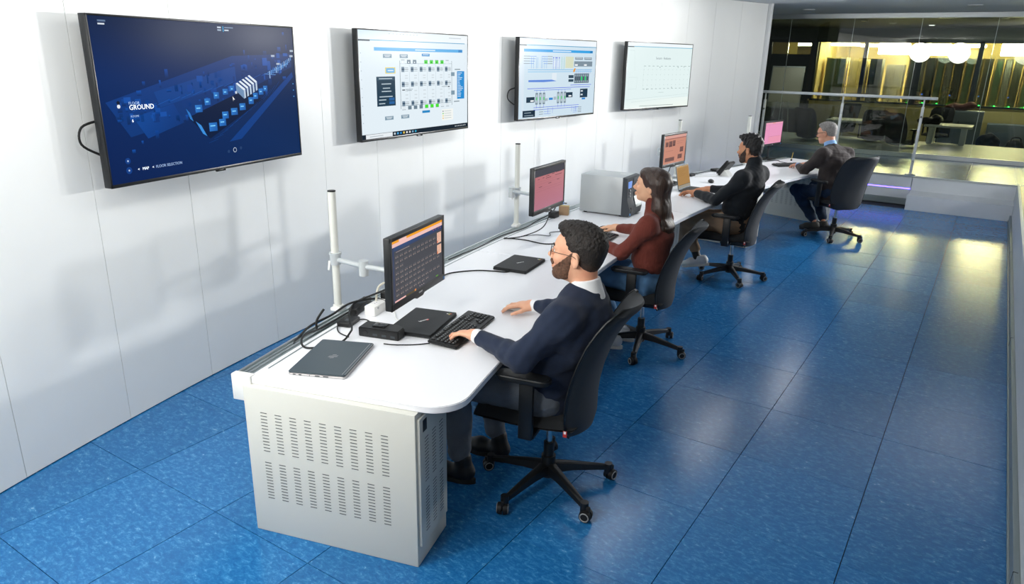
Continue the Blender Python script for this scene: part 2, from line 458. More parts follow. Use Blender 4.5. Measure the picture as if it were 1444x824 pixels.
# ------------------------------------------------------------------ glass partition
GY = 14.45
bm = N(); bx(bm, -6.0, 5.0, GY - 0.05, GY + 0.05, CEIL - 0.085, CEIL - 0.002, bevel=0.004); bx(bm, -6.0, 5.0, GY - 0.04, GY + 0.04, PZ, PZ + 0.075, bevel=0.004)
win = struct('window_1', bm, 'alu')
jx = [-5.56, -4.50, -3.44, -2.38, -1.33, -0.255, 0.82, 1.89, 2.96, 4.03]
for a, b_ in zip(jx[:-1], jx[1:]):
    bm = N(); bx(bm, a + 0.004, b_ - 0.004, GY - 0.005, GY + 0.005, PZ + 0.07, CEIL - 0.08)
    make('glass_pane', bm, 'glass', win, False)
    bm = N(); bx(bm, b_ - 0.0035, b_ + 0.0035, GY - 0.006, GY + 0.006, PZ + 0.07, CEIL - 0.08)
    make('glass_joint', bm, 'glass_line', win, False)

# ------------------------------------------------------------------ railing on the platform edge
rail = thing('handrail', 'grey metal handrail with posts and glass infill on the platform edge', 'railing', T(-2.0, 12.1, PZ))
def rp(o): o.matrix_parent_inverse = Matrix.Translation((2.0, -12.1, -PZ)); return o
bm = N(); bx(bm, -3.36, -0.74, 12.07, 12.13, 1.49, 1.53, bevel=0.006); rp(make('top_rail', bm, 'pole_grey', rail))
for px in (-3.13, -1.98, -0.905):
    bm = N(); bx(bm, px - 0.018, px + 0.018, 12.08, 12.12, PZ, 1.39, bevel=0.004); bx(bm, px - 0.009, px + 0.009, 12.09, 12.11, 1.38, 1.5)
    po = rp(make('post', bm, 'pole_grey', rail))
    bm = N(); bx(bm, px - 0.07, px + 0.07, 12.05, 12.15, PZ, PZ + 0.012, bevel=0.003); o = make('base_plate', bm, 'alu', po)
    o.matrix_parent_inverse = Matrix.Identity(4)
    for zz in (0.62, 1.25):
        bm = N(); cyl(bm, 0.014, 0.014, 0.012, T(px, 12.076, zz) @ RX(90), 14); make('clamp', bm, 'chrome', po)
for a, b_ in ((-3.10, -2.01), (-1.95, -0.935)):
    bm = N(); bx(bm, a, b_, 12.097, 12.105, PZ + 0.08, 1.36); rp(make('infill_glass', bm, 'glass_clear', rail, False))
# white end post of the railing next to the wall
bm = N(); bx(bm, -3.36, -3.31, 12.06, 12.13, PZ, 1.49, bevel=0.005); rp(make('end_post', bm, 'white_trim', rail))

# recessed lights in the visible end of the ceiling
for (x, y) in ((-2.9, 13.2), (-0.55, 12.75)):
    t = thing('recessed_light', 'small round recessed ceiling light %s' % ('beside the wall end' if x < -2 else 'above the platform step'), 'light', T(x, y, CEIL))
    bm = N(); cylz(bm, 0.095, 0, 0, -0.012, 0.0); make('rim', bm, 'white_trim', t)
    bm = N(); cylz(bm, 0.075, 0, 0, -0.016, -0.006); make('diffuser', bm, 'spot_off', t)
# ------------------------------------------------------------------ curved desk: worktop, cable rail, pedestals
RF, RB, RR = 14.555, 15.448, 15.53        # front edge, rail inner edge, rail outer edge
DA, DE = -15.95, 17.0
joints = [DA, -7.75, 0.1, 8.25, DE]
desk = thing('curved_worktop', 'long curved white worktop with an aluminium cable rail along its back', 'desk', T(0, 0, 0))
def arc_pts(r, a, b, n=10): return [pol(r, a + (b - a) * k / n) for k in range(n + 1)]
for s in range(4):
    a, b_ = joints[s] + (0.006 if s else 0), joints[s + 1] - (0.006 if s < 3 else 0)
    bm = N(); pts = []
    if s == 0:      # rounded near corner
        c = 0.14; da = math.degrees(c / RF)
        for k in range(9):
            t = math.radians(90 * k / 8)
            pts.append(pol(RF + c - c * math.sin(t), a + da - da * math.cos(t)))
        fr = arc_pts(RF, a + da, b_)[1:]
        pts = pts + fr
    elif s == 3:
        c = 0.14; da = math.degrees(c / RF)
        pts = arc_pts(RF, a, b_ - da)
        for k in range(1, 9):
            t = math.radians(90 * k / 8)
            pts.append(pol(RF + c - c * math.cos(t), b_ - da + da * math.sin(t)))
    else:
        pts = arc_pts(RF, a, b_)
    pts = pts + arc_pts(RB + 0.012, b_, a)
    prism(bm, [(p.x, p.y) for p in pts], DZ - 0.03, DZ)
    bmesh.ops.recalc_face_normals(bm, faces=bm.faces[:])
    es = [e for e in bm.edges if e.calc_face_angle(0) > 1.2 and abs(e.verts[0].co.z - e.verts[1].co.z) < 1e-4]
    bmesh.ops.bevel(bm, geom=es, offset=0.003, segments=2, affect='EDGES')
    make('worktop_panel', bm, 'desk_white', desk, True, 30)
def arc_bar(name, r0, r1, z0, z1, a, b_, m, parent, n=40):
    bm = N(); pts = arc_pts(r0, a, b_, n) + arc_pts(r1, b_, a, n)
    prism(bm, [(p.x, p.y) for p in pts], z0, z1)
    return make(name, bm, m, parent, True, 30)
arc_bar('rail_body', RB + 0.0125, RR, DZ - 0.05, DZ - 0.004, DA + 0.1, DE, 'alu_dull', desk)
arc_bar('rail_lip', RR - 0.012, RR, DZ - 0.06, DZ + 0.004, DA + 0.1, DE, 'alu', desk)
arc_bar('rail_lip', RB + 0.026, RB + 0.034, DZ - 0.02, DZ + 0.003, DA + 0.1, DE, 'alu', desk)
arc_bar('rail_lip', RB + 0.050, RB + 0.056, DZ - 0.02, DZ + 0.001, DA + 0.1, DE, 'alu', desk)
arc_bar('rail_strip', RB - 0.02, RB - 0.012, DZ - 0.001, DZ + 0.0015, DA + 0.35, DE, 'alu_dull', desk)
bm = N(); box(bm, 0.035, 0.092, 0.115, PM(15.492, DA + 0.03, DZ - 0.052), 0.004); make('rail_end_cap', bm, 'white_plastic', desk)
bm = N(); box(bm, 0.02, 0.01, 0.1, PM(15.44, DA + 0.06, DZ - 0.055), 0.002); make('end_latch', bm, 'slot', desk)
# under-desk modesty beam
arc_bar('under_beam', 15.2, 15.24, 0.40, DZ - 0.031, DA + 1.2, DE - 1.2, 'ped', desk)

def slots(bm, x0, x1, cols, z0, z1, rows, w, y, M, axis='x'):
    for c in range(cols):
        x = x0 + (x1 - x0) * (c / (cols - 1) if cols > 1 else 0.5)
        for r_ in range(rows):
            z = z0 + (z1 - z0) * r_ / (rows - 1)
            box(bm, w, 0.0012, 0.0024, M @ T(x, y, z))
peds = [(-15.5, 'perforated off-white pedestal cabinet at the near end of the desk'),
        (-7.75, 'perforated pedestal cabinet under the desk behind the man in navy'),
        (0.1, 'perforated pedestal cabinet between the woman and the man in tan trousers'),
        (8.25, 'perforated pedestal cabinet behind the chair of the man in tan trousers'),
        (15.75, 'perforated pedestal cabinet under the far end of the desk beside the man in jeans')]
for i, (ph, lab) in enumerate(peds):
    R0, R1 = 14.71, 15.475
    M = PM((R0 + R1) / 2, ph, 0)
    t = thing('pedestal_cabinet', lab, 'cabinet', M, 'pedestal cabinets carrying the worktop')
    dw = 0.29; D = R1 - R0
    bm = N(); box(bm, dw, D, DZ - 0.031, T(0, 0, (DZ - 0.031) / 2), 0.004); make('body', bm, 'ped', t)
    for sx in (-1, 1):        # broad perforated side panels
        Ms = T(sx * (dw / 2 + 0.0008), 0, 0) @ RZ(90)
        bm = N()
        slots(bm, -D / 2 + 0.13, D / 2 - 0.09, 9, 0.40, 0.575, 13, 0.030, 0, Ms)
        slots(bm, -D / 2 + 0.13, D / 2 - 0.09, 9, 0.175, 0.345, 13, 0.030, 0, Ms)
        tag(make('vent_slots', bm, 'slot', t, False), kind='stuff')
    Mf = T(0, -D / 2 - 0.006, 0)
    bm = N(); box(bm, dw - 0.03, 0.012, 0.57, Mf @ T(0, 0, 0.375), 0.003); d_ = make('door', bm, 'ped', t)
    bm = N()
    slots(bm, -0.07, 0.07, 3, 0.37, 0.56, 14, 0.034, -0.0063, Mf); slots(bm, -0.07, 0.07, 3, 0.14, 0.33, 14, 0.034, -0.0063, Mf)
    tag(make('vent_slots', bm, 'slot', d_, False), kind='stuff')
    bm = N(); box(bm, 0.034, 0.002, 0.05, Mf @ T(-0.085, -0.0068, 0.62), 0.0005, 1); make('lock_plate', bm, 'black', d_)

# ------------------------------------------------------------------ office chairs
def make_chair(label, group):
    t = thing('office_chair', label, 'chair', I4, group)
    bm = N(); cylz(bm, 0.034, 0, 0, 0.06, 0.17); cylz(bm, 0.042, 0, 0, 0.085, 0.135, r2=0.036); base = make('swivel_base', bm, 'chair_plastic', t)
    for k in range(5):
        M = RZ(72 * k)
        bm = N()
        prof = [(0.03, 0.028, 0.135, 0.085), (0.12, 0.022, 0.122, 0.083), (0.22, 0.018, 0.102, 0.072), (0.30, 0.015, 0.086, 0.062)]
        rows = []
        for (x, hw, zt, zb) in prof:
            rows.append([bm.verts.new(M @ Vector(v)) for v in ((x, -hw, zb), (x, -hw * 0.8, zt - 0.006), (x, -hw * 0.3, zt), (x, hw * 0.3, zt), (x, hw * 0.8, zt - 0.006), (x, hw, zb))])
        for a, b_ in zip(rows[:-1], rows[1:]):
            for q in range(6): bm.faces.new((a[q], a[(q + 1) % 6], b_[(q + 1) % 6], b_[q]))
        bm.faces.new(rows[0]); bm.faces.new(rows[-1][::-1])
        bmesh.ops.create_cone(bm, cap_ends=True, segments=14, radius1=0.019, radius2=0.019, depth=0.05, matrix=M @ T(0.305, 0, 0.065))
        make('leg', bm, 'chair_plastic', base)
        bm = N()
        Mc = M @ T(0.318, 0, 0.030) @ RZ(35)
        for s_ in (-1, 1):
            cyl(bm, 0.029, 0.026, 0.019, Mc @ T(0, s_ * 0.014, 0) @ RX(-90 * s_), 22)
        box(bm, 0.03, 0.014, 0.05, Mc @ T(0.004, 0, 0.02), 0.004)
        cs = make('castor', bm, 'rubber', base)
        for s_ in (-1, 1):
            bm = N(); tube(bm, [Mc @ Vector((0.0195 * math.cos(q * math.pi / 10), s_ * 0.0242, 0.0195 * math.sin(q * math.pi / 10))) for q in range(21)], 0.0028, 6)
            make('castor_ring', bm, 'castor_ring', base)
    bm = N(); cylz(bm, 0.025, 0, 0, 0.13, 0.24); make('column_sleeve', bm, 'chair_plastic', t)
    bm = N(); cylz(bm, 0.0145, 0, 0, 0.22, 0.37); make('gas_column', bm, 'chrome', t)
    bm = N(); bx(bm, -0.09, 0.09, -0.12, 0.10, 0.355, 0.40, bevel=0.012); bx(bm, -0.26, 0.26, -0.01, 0.06, 0.385, 0.405, bevel=0.006); make('mechanism', bm, 'chair_plastic', t)
    # seat cushion
    bm = N(); n1, n2 = 14, 14
    def seat_pt(i, j, top):
        u = -1 + 2 * i / n1; v = -1 + 2 * j / n2
        x = 0.235 * u * math.sqrt(1 - 0.28 * v * v); y = 0.07 + 0.265 * v * math.sqrt(1 - 0.22 * u * u)
        e_ = max(abs(u), abs(v)); dome = 1 - e_ ** 5
        if top: z = 0.425 + 0.04 * dome + 0.008 * u * u - 0.03 * max(0, v - 0.5) ** 2 * 2
        else: z = 0.425 - 0.025 * dome - 0.02 * max(0, v - 0.5)
        return (x, y, z)
    for top in (True, False):
        g = [[bm.verts.new(seat_pt(i, j, top)) for j in range(n2 + 1)] for i in range(n1 + 1)]
        for i in range(n1):
            for j in range(n2): bm.faces.new((g[i][j], g[i + 1][j], g[i + 1][j + 1], g[i][j + 1]))
    bmesh.ops.remove_doubles(bm, verts=bm.verts[:], dist=0.0015)
    make('seat', bm, 'chair_fabric', t, True, 60)
    # backrest shell
    prof = [(-0.190, 0.375), (-0.186, 0.42), (-0.184, 0.50), (-0.190, 0.58), (-0.208, 0.67), (-0.236, 0.76), (-0.268, 0.84), (-0.305, 0.905), (-0.338, 0.952), (-0.368, 0.982), (-0.388, 0.994)]
    hw = [0.16, 0.205, 0.225, 0.232, 0.235, 0.235, 0.232, 0.226, 0.214, 0.190, 0.135]
    bm = N(); nx = 14; F = []; B = []
    for q, ((y, z), w_) in enumerate(zip(prof, hw)):
        y2, z2 = prof[min(q + 1, len(prof) - 1)]; y1, z1 = prof[max(q - 1, 0)]
        tv = Vector((y2 - y1, z2 - z1)).normalized(); nb = Vector((-tv.y, tv.x))   # rearwards
        if nb.x > 0: nb = -nb
        fr, bk = [], []
        for i in range(nx + 1):
            u = -1 + 2 * i / nx
            wrap = 0.055 * u * u
            th = 0.024 * (1 - 0.72 * abs(u) ** 6)
            if q in (0, len(prof) - 1): th *= 0.45
            fr.append(bm.verts.new((w_ * u, y + wrap, z))); bk.append(bm.verts.new((w_ * u, y + wrap + nb.x * th, z + nb.y * th)))
        F.append(fr); B.append(bk)
    for G_, fl in ((F, False), (B, True)):
        for q in range(len(prof) - 1):
            for i in range(nx): bm.faces.new((G_[q][i], G_[q][i + 1], G_[q + 1][i + 1], G_[q + 1][i]))
    for q in range(len(prof) - 1):
        for i in (0, nx): bm.faces.new((F[q][i], F[q + 1][i], B[q + 1][i], B[q][i]))
    for q in (0, len(prof) - 1):
        for i in range(nx): bm.faces.new((F[q][i], F[q][i + 1], B[q][i + 1], B[q][i]))
    br = make('backrest', bm, 'chair_back', t, True, 50)
    bm = N()
    for s_ in (-1, 1):
        tube(bm, [(s_ * w_, y + 0.055 - 0.004, z) for (y, z), w_ in zip(prof, hw)], 0.006, 6)
    make('piping', bm, 'chair_plastic', br)
    bm = N(); bx(bm, -0.04, 0.04, -0.198, -0.06, 0.375, 0.392, bevel=0.004); bx(bm, -0.04, 0.04, -0.20, -0.184, 0.38, 0.50, bevel=0.004); make('back_bracket', bm, 'chair_plastic', t)
    for s_ in (-1, 1):
        arm = N(); bx(arm, s_ * 0.262 - 0.013, s_ * 0.262 + 0.013, -0.005, 0.06, 0.385, 0.66, bevel=0.006); a = make('arm_post', arm, 'chair_plastic', t)
        bm = N()
        prism(bm, rrect(0.085, 0.25, 0.04, 6, s_ * 0.262, 0.045), 0.66, 0.688)
        bmesh.ops.recalc_face_normals(bm, faces=bm.faces[:])
        es = [e for e in bm.edges if e.calc_face_angle(0) > 1.2]
        bmesh.ops.bevel(bm, geom=es, offset=0.008, segments=3, affect='EDGES')
        make('arm_pad', bm, 'chair_plastic', a)
    bm = N(); box(bm, 0.003, 0.018, 0.03, T(-0.226, -0.140, 0.425), 0.001, 1); tgo = make('fabric_tag', bm, 'red_tag', t)
    bm = N(); box(bm, 0.0034, 0.010, 0.012, T(-0.2264, -0.140, 0.433)); make('tag_print', bm, 'white_tag', tgo, False)
    return t, base
chair0, _b = make_chair('dark grey office chair the man in the navy sweater sits on', 'office chairs along the curved desk')
def set_chair(t, x, y, ang, base_ang):
    t.matrix_world = WM(x, y, 0, ang)
    for c in t.children:
        if c.name.startswith('swivel_base'): c.rotation_euler = (0, 0, math.radians(base_ang - (ang - 90)))
chairs = [(-1.48, 2.625, 192, -27, None), (-1.83, 4.5, 189, -2, 'dark grey office chair the woman in the rust sweater sits on'),
          (-1.85, 6.62, 187, 17, 'dark grey office chair the man in tan trousers sits on'),
          (-1.36, 9.0, 140, -12, 'dark grey office chair the man in the blazer sits on')]
for i, (x, y, a, b_, lab) in enumerate(chairs):
    c = chair0 if i == 0 else copy_tree(chair0)
    if lab: c['label'] = lab
    set_chair(c, x, y, a, b_)
    if i in (1, 2): c.scale = (1, 1, 0.95)
# ------------------------------------------------------------------ people: smooth-blended distance fields turned into meshes
A3 = lambda v: np.array(v, dtype=np.float32)
class Fld:
    def __init__(s): s.p = []
    def cone(s, a, b, ra, rb, k=0.02, op='u', lat=None, sx=1.0):
        s.p.append(('c', A3(a), A3(b), ra, rb, k, op, None if lat is None else A3(lat) / np.linalg.norm(A3(lat)), sx)); return s
    def ell(s, c, r, rot=None, k=0.02, op='u'):
        s.p.append(('e', A3(c), A3(r), np.eye(3, dtype=np.float32) if rot is None else np.array(rot, dtype=np.float32), k, op)); return s
    def hs(s, n, pt, k=0.006):      # keep the side n points away from
        n = A3(n) / np.linalg.norm(A3(n)); s.p.append(('h', n, float(n @ A3(pt)), k)); return s
    def bounds(s, p):
        if p[0] == 'c':
            r = max(p[3], p[4]) * max(1, p[8])
            return np.minimum(p[1], p[2]) - r, np.maximum(p[1], p[2]) + r
        r = max(p[2]); return p[1] - r, p[1] + r
def smin(a, b, k):
    h = np.maximum(k - np.abs(a - b), 0) / k
    return np.minimum(a, b) - h * h * k * 0.25
def mesh_field(F, h, disp=None, inflate=0.0, clips=()):
    us = [p for p in F.p if p[0] != 'h' and p[-1 if p[0] == 'e' else 6] == 'u']
    lo = np.min([F.bounds(p)[0] for p in us], 0) - 0.02; hi = np.max([F.bounds(p)[1] for p in us], 0) + 0.02
    n = np.ceil((hi - lo) / h).astype(int) + 1
    ax = [(lo[i] + h * np.arange(n[i])).astype(np.float32) for i in range(3)]
    V = np.full(n, 0.06, np.float32)
    for p in F.p:
        if p[0] == 'h':
            d = ax[0][:, None, None] * p[1][0] + ax[1][None, :, None] * p[1][1] + ax[2][None, None, :] * p[1][2] - p[2]
            V = -smin(-V, -d.astype(np.float32), p[3]); continue
        b0, b1 = F.bounds(p); k = p[5] if p[0] == 'c' else p[4]; op = p[6] if p[0] == 'c' else p[5]
        m = k + 0.03
        i0 = np.clip(np.floor((b0 - m - lo) / h).astype(int), 0, n); i1 = np.clip(np.ceil((b1 + m - lo) / h).astype(int) + 1, 0, n)
        if (i1 <= i0).any(): continue
        sl = tuple(slice(i0[q], i1[q]) for q in range(3))
        X = ax[0][sl[0]][:, None, None]; Y = ax[1][sl[1]][None, :, None]; Z = ax[2][sl[2]][None, None, :]
        if p[0] == 'c':
            a, b, ra, rb = p[1], p[2], p[3], p[4]; ab = b - a; L2 = float(ab @ ab) + 1e-9
            px, py, pz = X - a[0], Y - a[1], Z - a[2]
            if p[7] is not None:
                lt = p[7]; c_ = (px * lt[0] + py * lt[1] + pz * lt[2]) * (1 - 1 / p[8])
                px = px - c_ * lt[0]; py = py - c_ * lt[1]; pz = pz - c_ * lt[2]
            t = np.clip((px * ab[0] + py * ab[1] + pz * ab[2]) / L2, 0, 1)
            d = np.sqrt((px - t * ab[0]) ** 2 + (py - t * ab[1]) ** 2 + (pz - t * ab[2]) ** 2) - (ra + (rb - ra) * t)
        else:
            c, r, Rm = p[1], p[2], p[3]
            px, py, pz = X - c[0], Y - c[1], Z - c[2]
            q = [(px * Rm[0, j] + py * Rm[1, j] + pz * Rm[2, j]) for j in range(3)]
            k0 = np.sqrt(sum((q[j] / r[j]) ** 2 for j in range(3))); k1 = np.sqrt(sum((q[j] / r[j] ** 2) ** 2 for j in range(3))) + 1e-6
            d = k0 * (k0 - 1) / k1
        d = d.astype(np.float32)
        V[sl] = smin(V[sl], d, k) if op == 'u' else -smin(-V[sl], d, k)
    V -= inflate
    for p in clips:
        d = ax[0][:, None, None] * p[1][0] + ax[1][None, :, None] * p[1][1] + ax[2][None, None, :] * p[1][2] - p[2]
        V = -smin(-V, -d.astype(np.float32), p[3])
    if disp is not None:
        ii = np.nonzero(np.abs(V) < 0.035)
        V[ii] += disp(ax[0][ii[0]], ax[1][ii[1]], ax[2][ii[2]])
    # surface nets
    S = V < 0
    c8 = np.zeros(n - 1, np.int8)
    for dx in (0, 1):
        for dy in (0, 1):
            for dz in (0, 1): c8 += S[dx:n[0] - 1 + dx, dy:n[1] - 1 + dy, dz:n[2] - 1 + dz]
    ci = np.nonzero((c8 > 0) & (c8 < 8))
    idx = np.full(n - 1, -1, np.int32); idx[ci] = np.arange(len(ci[0]))
    acc = np.zeros((len(ci[0]), 3), np.float32); cnt = np.zeros(len(ci[0]), np.float32)
    cor = [(a, b, c) for a in (0, 1) for b in (0, 1) for c in (0, 1)]
    for a in cor:
        for b in cor:
            if sum(b) - sum(a) == 1 and all(b[q] >= a[q] for q in range(3)):
                va = V[ci[0] + a[0], ci[1] + a[1], ci[2] + a[2]]; vb = V[ci[0] + b[0], ci[1] + b[1], ci[2] + b[2]]
                m = (va < 0) != (vb < 0)
                t = np.where(m, va / np.where(m, va - vb, 1), 0)
                for q in range(3): acc[:, q] += np.where(m, a[q] + t * (b[q] - a[q]), 0)
                cnt += m
    P = acc / cnt[:, None] + np.stack(ci, 1)
    P = P * h + lo
    faces = []
    for axis in range(3):
        o = [(1, 2), (2, 0), (0, 1)][axis]
        sa = [slice(0, n[q] - 1) if q == axis else slice(1, n[q] - 1) for q in range(3)]
        sb = list(sa); sb[axis] = slice(1, n[axis])
        A = S[tuple(sa)]; B = S[tuple(sb)]
        for flip in (False, True):
            e = np.nonzero((A & ~B) if not flip else (~A & B))
            if len(e[0]) == 0: continue
            base = [e[q] + (0 if q == axis else 1) for q in range(3)]
            quad = []
            for (du, dv) in ((0, 0), (-1, 0), (-1, -1), (0, -1)):
                cc = list(base); cc[o[0]] = cc[o[0]] + du; cc[o[1]] = cc[o[1]] + dv
                quad.append(idx[cc[0], cc[1], cc[2]])
            quad = np.stack(quad, 1)
            faces.append(quad[:, ::-1] if flip else quad)
    return P, np.concatenate(faces)
def join_pf(parts):
    off = 0; P = []; Fc = []; mi = []
    for (p, f, m) in parts:
        P.append(p); Fc.append(f + off); off += len(p); mi.append(np.full(len(f), m, np.int32))
    return np.concatenate(P), np.concatenate(Fc), np.concatenate(mi)
def pf_object(name, parts, mats, parent):
    P, Fc, mi = join_pf(parts)
    me = bpy.data.meshes.new(name)
    me.vertices.add(len(P)); me.vertices.foreach_set('co', P.astype(np.float32).ravel())
    me.loops.add(Fc.size); me.loops.foreach_set('vertex_index', Fc.astype(np.int32).ravel())
    me.polygons.add(len(Fc)); me.polygons.foreach_set('loop_start', np.arange(0, Fc.size, 4, dtype=np.int32)); me.polygons.foreach_set('loop_total', np.full(len(Fc), 4, np.int32))
    for m in mats: me.materials.append(MATS[m])
    me.polygons.foreach_set('material_index', mi)
    me.update(calc_edges=True); me.validate()
    me.shade_smooth()
    return link(name, me, parent)
_rng = np.random.RandomState(3)
def make_noise(freq, amp, stretch=(1, 1, 1), n=9, seed=0):
    rg = np.random.RandomState(seed)
    dirs = rg.normal(size=(n, 3)) * np.array(stretch); dirs /= np.linalg.norm(dirs, axis=1)[:, None]
    fr = freq * rg.uniform(0.6, 1.7, n); ph = rg.uniform(0, 6.28, n)
    def f(x, y, z):
        s = 0
        wx = 0.02 * np.sin(23 * y + 3) + 0.012 * np.sin(41 * z); wy = 0.02 * np.sin(19 * z + 1); wz = 0.02 * np.sin(21 * x + 2)
        for d, w_, p in zip(dirs, fr, ph):
            s = s + np.sin(((x + wx) * d[0] + (y + wy) * d[1] + (z + wz) * d[2]) * w_ + p)
        return (amp * s / math.sqrt(n)).astype(np.float32)
    return f

def vrot(M3, v): return A3(M3 @ np.array(v, dtype=np.float32))
def rotm(pitch=0, yaw=0, roll=0):
    m = Matrix.Rotation(math.radians(yaw), 3, 'Z') @ Matrix.Rotation(math.radians(pitch), 3, 'X') @ Matrix.Rotation(math.radians(roll), 3, 'Y')
    return np.array(m, dtype=np.float32)

def head_field(c, R_, neck_to, fem=False, s=1.0):
    F = Fld(); c = A3(c)
    P = lambda x, y, z: c + vrot(R_, (x * s, y * s, z * s))
    E = lambda x, y, z, a, b, d, k=0.02, op='u', tilt=0: F.ell(P(x, y, z), (a * s, b * s, d * s), R_ @ rotm(tilt), k, op)
    fw = 0.94 if fem else 1.0
    E(0, -0.018, 0.04, 0.073 * fw, 0.094, 0.084)                     # skull
    E(0, 0.028, -0.018, 0.062 * fw, 0.066, 0.083 if not fem else 0.074, 0.03)               # face block
    E(0, 0.055, 0.040, 0.054 * fw, 0.040, 0.042, 0.03)               # forehead
    if fem:
        E(0, 0.030, -0.062, 0.047, 0.047, 0.033, 0.03); E(0, 0.068, -0.082, 0.020, 0.018, 0.015, 0.025)
    else:
        E(0, 0.030, -0.070, 0.052, 0.050, 0.038, 0.03); E(0, 0.070, -0.092, 0.024, 0.021, 0.019, 0.025)     # jaw, chin
    for sx in (-1, 1):
        E(sx * 0.040 * fw, 0.066, -0.018, 0.022, 0.022, 0.020, 0.02)  # cheekbone
        E(sx * 0.031, 0.103, 0.012, 0.017, 0.014, 0.011, 0.012, 's')  # eye socket
        E(sx * 0.031, 0.080, 0.011, 0.0145, 0.0105, 0.0095, 0.004)     # lids / eyeball bulge
        F.cone(P(sx * 0.012, 0.093, 0.026), P(sx * 0.042, 0.082, 0.027), 0.008 * s, 0.007 * s, 0.012)     # brow ridge
        F.ell(P(sx * 0.0735 * fw, -0.010, -0.004), (0.008 * s, 0.019 * s, 0.031 * s), R_ @ rotm(-14, sx * 18), 0.008)
        F.ell(P(sx * 0.0835 * fw, -0.007, 0.000), (0.007 * s, 0.010 * s, 0.017 * s), R_ @ rotm(-14, sx * 18), 0.006, 's')
        E(sx * 0.010, 0.101, -0.026, 0.0080, 0.010, 0.0075, 0.008)    # nostril wing
    F.cone(P(0, 0.092, 0.018), P(0, 0.111, -0.015), 0.0080 * s, 0.0095 * s, 0.012)
    E(0, 0.115, -0.019, 0.0095, 0.0100, 0.0085, 0.008)                # nose tip
    E(0, 0.093, -0.052, 0.023, 0.011, 0.0065, 0.008)                  # lips
    E(0, 0.091, -0.063, 0.021, 0.011, 0.0065, 0.008)
    E(0, 0.106, -0.0575, 0.020, 0.006, 0.0012, 0.003, 's')
    r0 = 0.047 if fem else 0.051
    nt = A3(neck_to)
    F.cone(P(0, -0.030, -0.050), nt, r0 * s, (r0 + 0.002) * s, 0.03)
    F.cone(P(0, -0.042, -0.02), nt + vrot(R_, (0, 0.004, 0)), 0.042 * s, 0.036 * s, 0.03)
    return F, P

def hand_prims(F, wrist, d, upv, thumb, curl=1.0, s=1.0, spread=1.0):
    w_ = A3(wrist); y = A3(d) / np.linalg.norm(A3(d)); z = A3(upv); z = z - y * (z @ y); z /= np.linalg.norm(z); x = np.cross(y, z)
    Q = lambda a, b, c: w_ + (x * a + y * b + z * c) * s
    rot = np.stack([x, y, z], 1)
    F.cone(Q(0, -0.02, 0), Q(0, 0.02, 0.001), 0.026 * s, 0.027 * s, 0.015)
    F.ell(Q(0, 0.048, 0.002), (0.041 * s, 0.050 * s, 0.0165 * s), rot, 0.015)
    F.ell(Q(thumb * 0.024, 0.028, -0.007), (0.020 * s, 0.030 * s, 0.016 * s), rot, 0.012)
    lens = [(0.040, 0.024, 0.020), (0.045, 0.029, 0.022), (0.041, 0.027, 0.021), (0.031, 0.020, 0.018)]
    xs = [0.0295, 0.0105, -0.009, -0.027]; ys = [0.083, 0.089, 0.084, 0.074]
    ang = [18 * curl, 48 * curl, 70 * curl]
    for i in range(4):
        fx = thumb * xs[i]; sp = thumb * (0.13, 0.03, -0.06, -0.16)[i] * spread
        p = Q(fx, ys[i] - 0.012, 0.003); r = [0.0092, 0.0085, 0.0078, 0.0068]
        if i == 3: r = [v * 0.9 for v in r]
        for q in range(3):
            a = math.radians(ang[q] + (4 * (i % 2)))
            dv = x * math.sin(sp) + y * math.cos(sp)
            nd = dv * math.cos(a) - z * math.sin(a)
            e = p + nd * lens[i][q] * s * (1.25 if q == 0 else 1)
            F.cone(p, e, r[q] * s, r[q + 1] * s, 0.0045); p = e
    p = Q(thumb * 0.030, 0.020, -0.008)
    for q, (l, az, el) in enumerate(((0.040, 48, -10), (0.030, 26, -14), (0.022, 12, -18))):
        a = math.radians(az); e_ = math.radians(el)
        nd = (x * thumb * math.sin(a) + y * math.cos(a)) * math.cos(e_) + z * math.sin(e_)
        e = p + nd * l * s; F.cone(p, e, (0.0115, 0.0098, 0.0085)[q] * s, (0.0098, 0.0085, 0.0072)[q] * s, 0.006); p = e

def shoe(parent, ankle, yaw, pitch, m, sole, s=1.0, boot=False):
    # built in its own frame: heel at y=-0.07, toe at y=0.19, sole on z=0
    F = Fld()
    F.cone((0, -0.035, 0.052), (0, 0.10, 0.045), 0.037, 0.036, 0.03).cone((0, 0.10, 0.042), (0, 0.175, 0.034), 0.038, 0.028, 0.03, lat=(1, 0, 0), sx=1.2)
    F.cone((0, -0.02, 0.06), (0, -0.012, 0.125 if boot else 0.088), 0.040, 0.042, 0.03)
    F.hs((0, 0, -1), (0, 0, 0.02)); F.hs((0, 0, 1), (0, 0, 0.155 if boot else 0.10), 0.004)
    Mx = Matrix.Translation(ankle) @ RZ(yaw) @ RX(pitch)
    p, f = mesh_field(F, 0.006)
    o = pf_object('shoe', [(p, f, 0)], [m], parent); o.matrix_local = Mx
    bm = N(); pts = []
    for k in range(28):
        a = 2 * math.pi * k / 28; yy = 0.062 + 0.142 * math.sin(a)
        wv = 0.041 + 0.007 * math.sin(a) - (0.008 if -0.3 < math.sin(a) < 0.15 else 0)
        pts.append((wv * math.cos(a) * (1 if abs(math.cos(a)) > 0.3 else 1), yy))
    prism(bm, pts, 0.0, 0.024); make('sole', bm, sole, o)
    bm = N()
    for k in range(4): tube(bm, [(-0.018, 0.06 + 0.022 * k, 0.080 - 0.006 * k), (0, 0.062 + 0.022 * k, 0.086 - 0.0065 * k), (0.018, 0.06 + 0.022 * k, 0.080 - 0.006 * k)], 0.0028, 5)
    if not boot: make('laces', bm, sole if m == 'shoe_white' else m, o)
    else: bm.free()
    return o

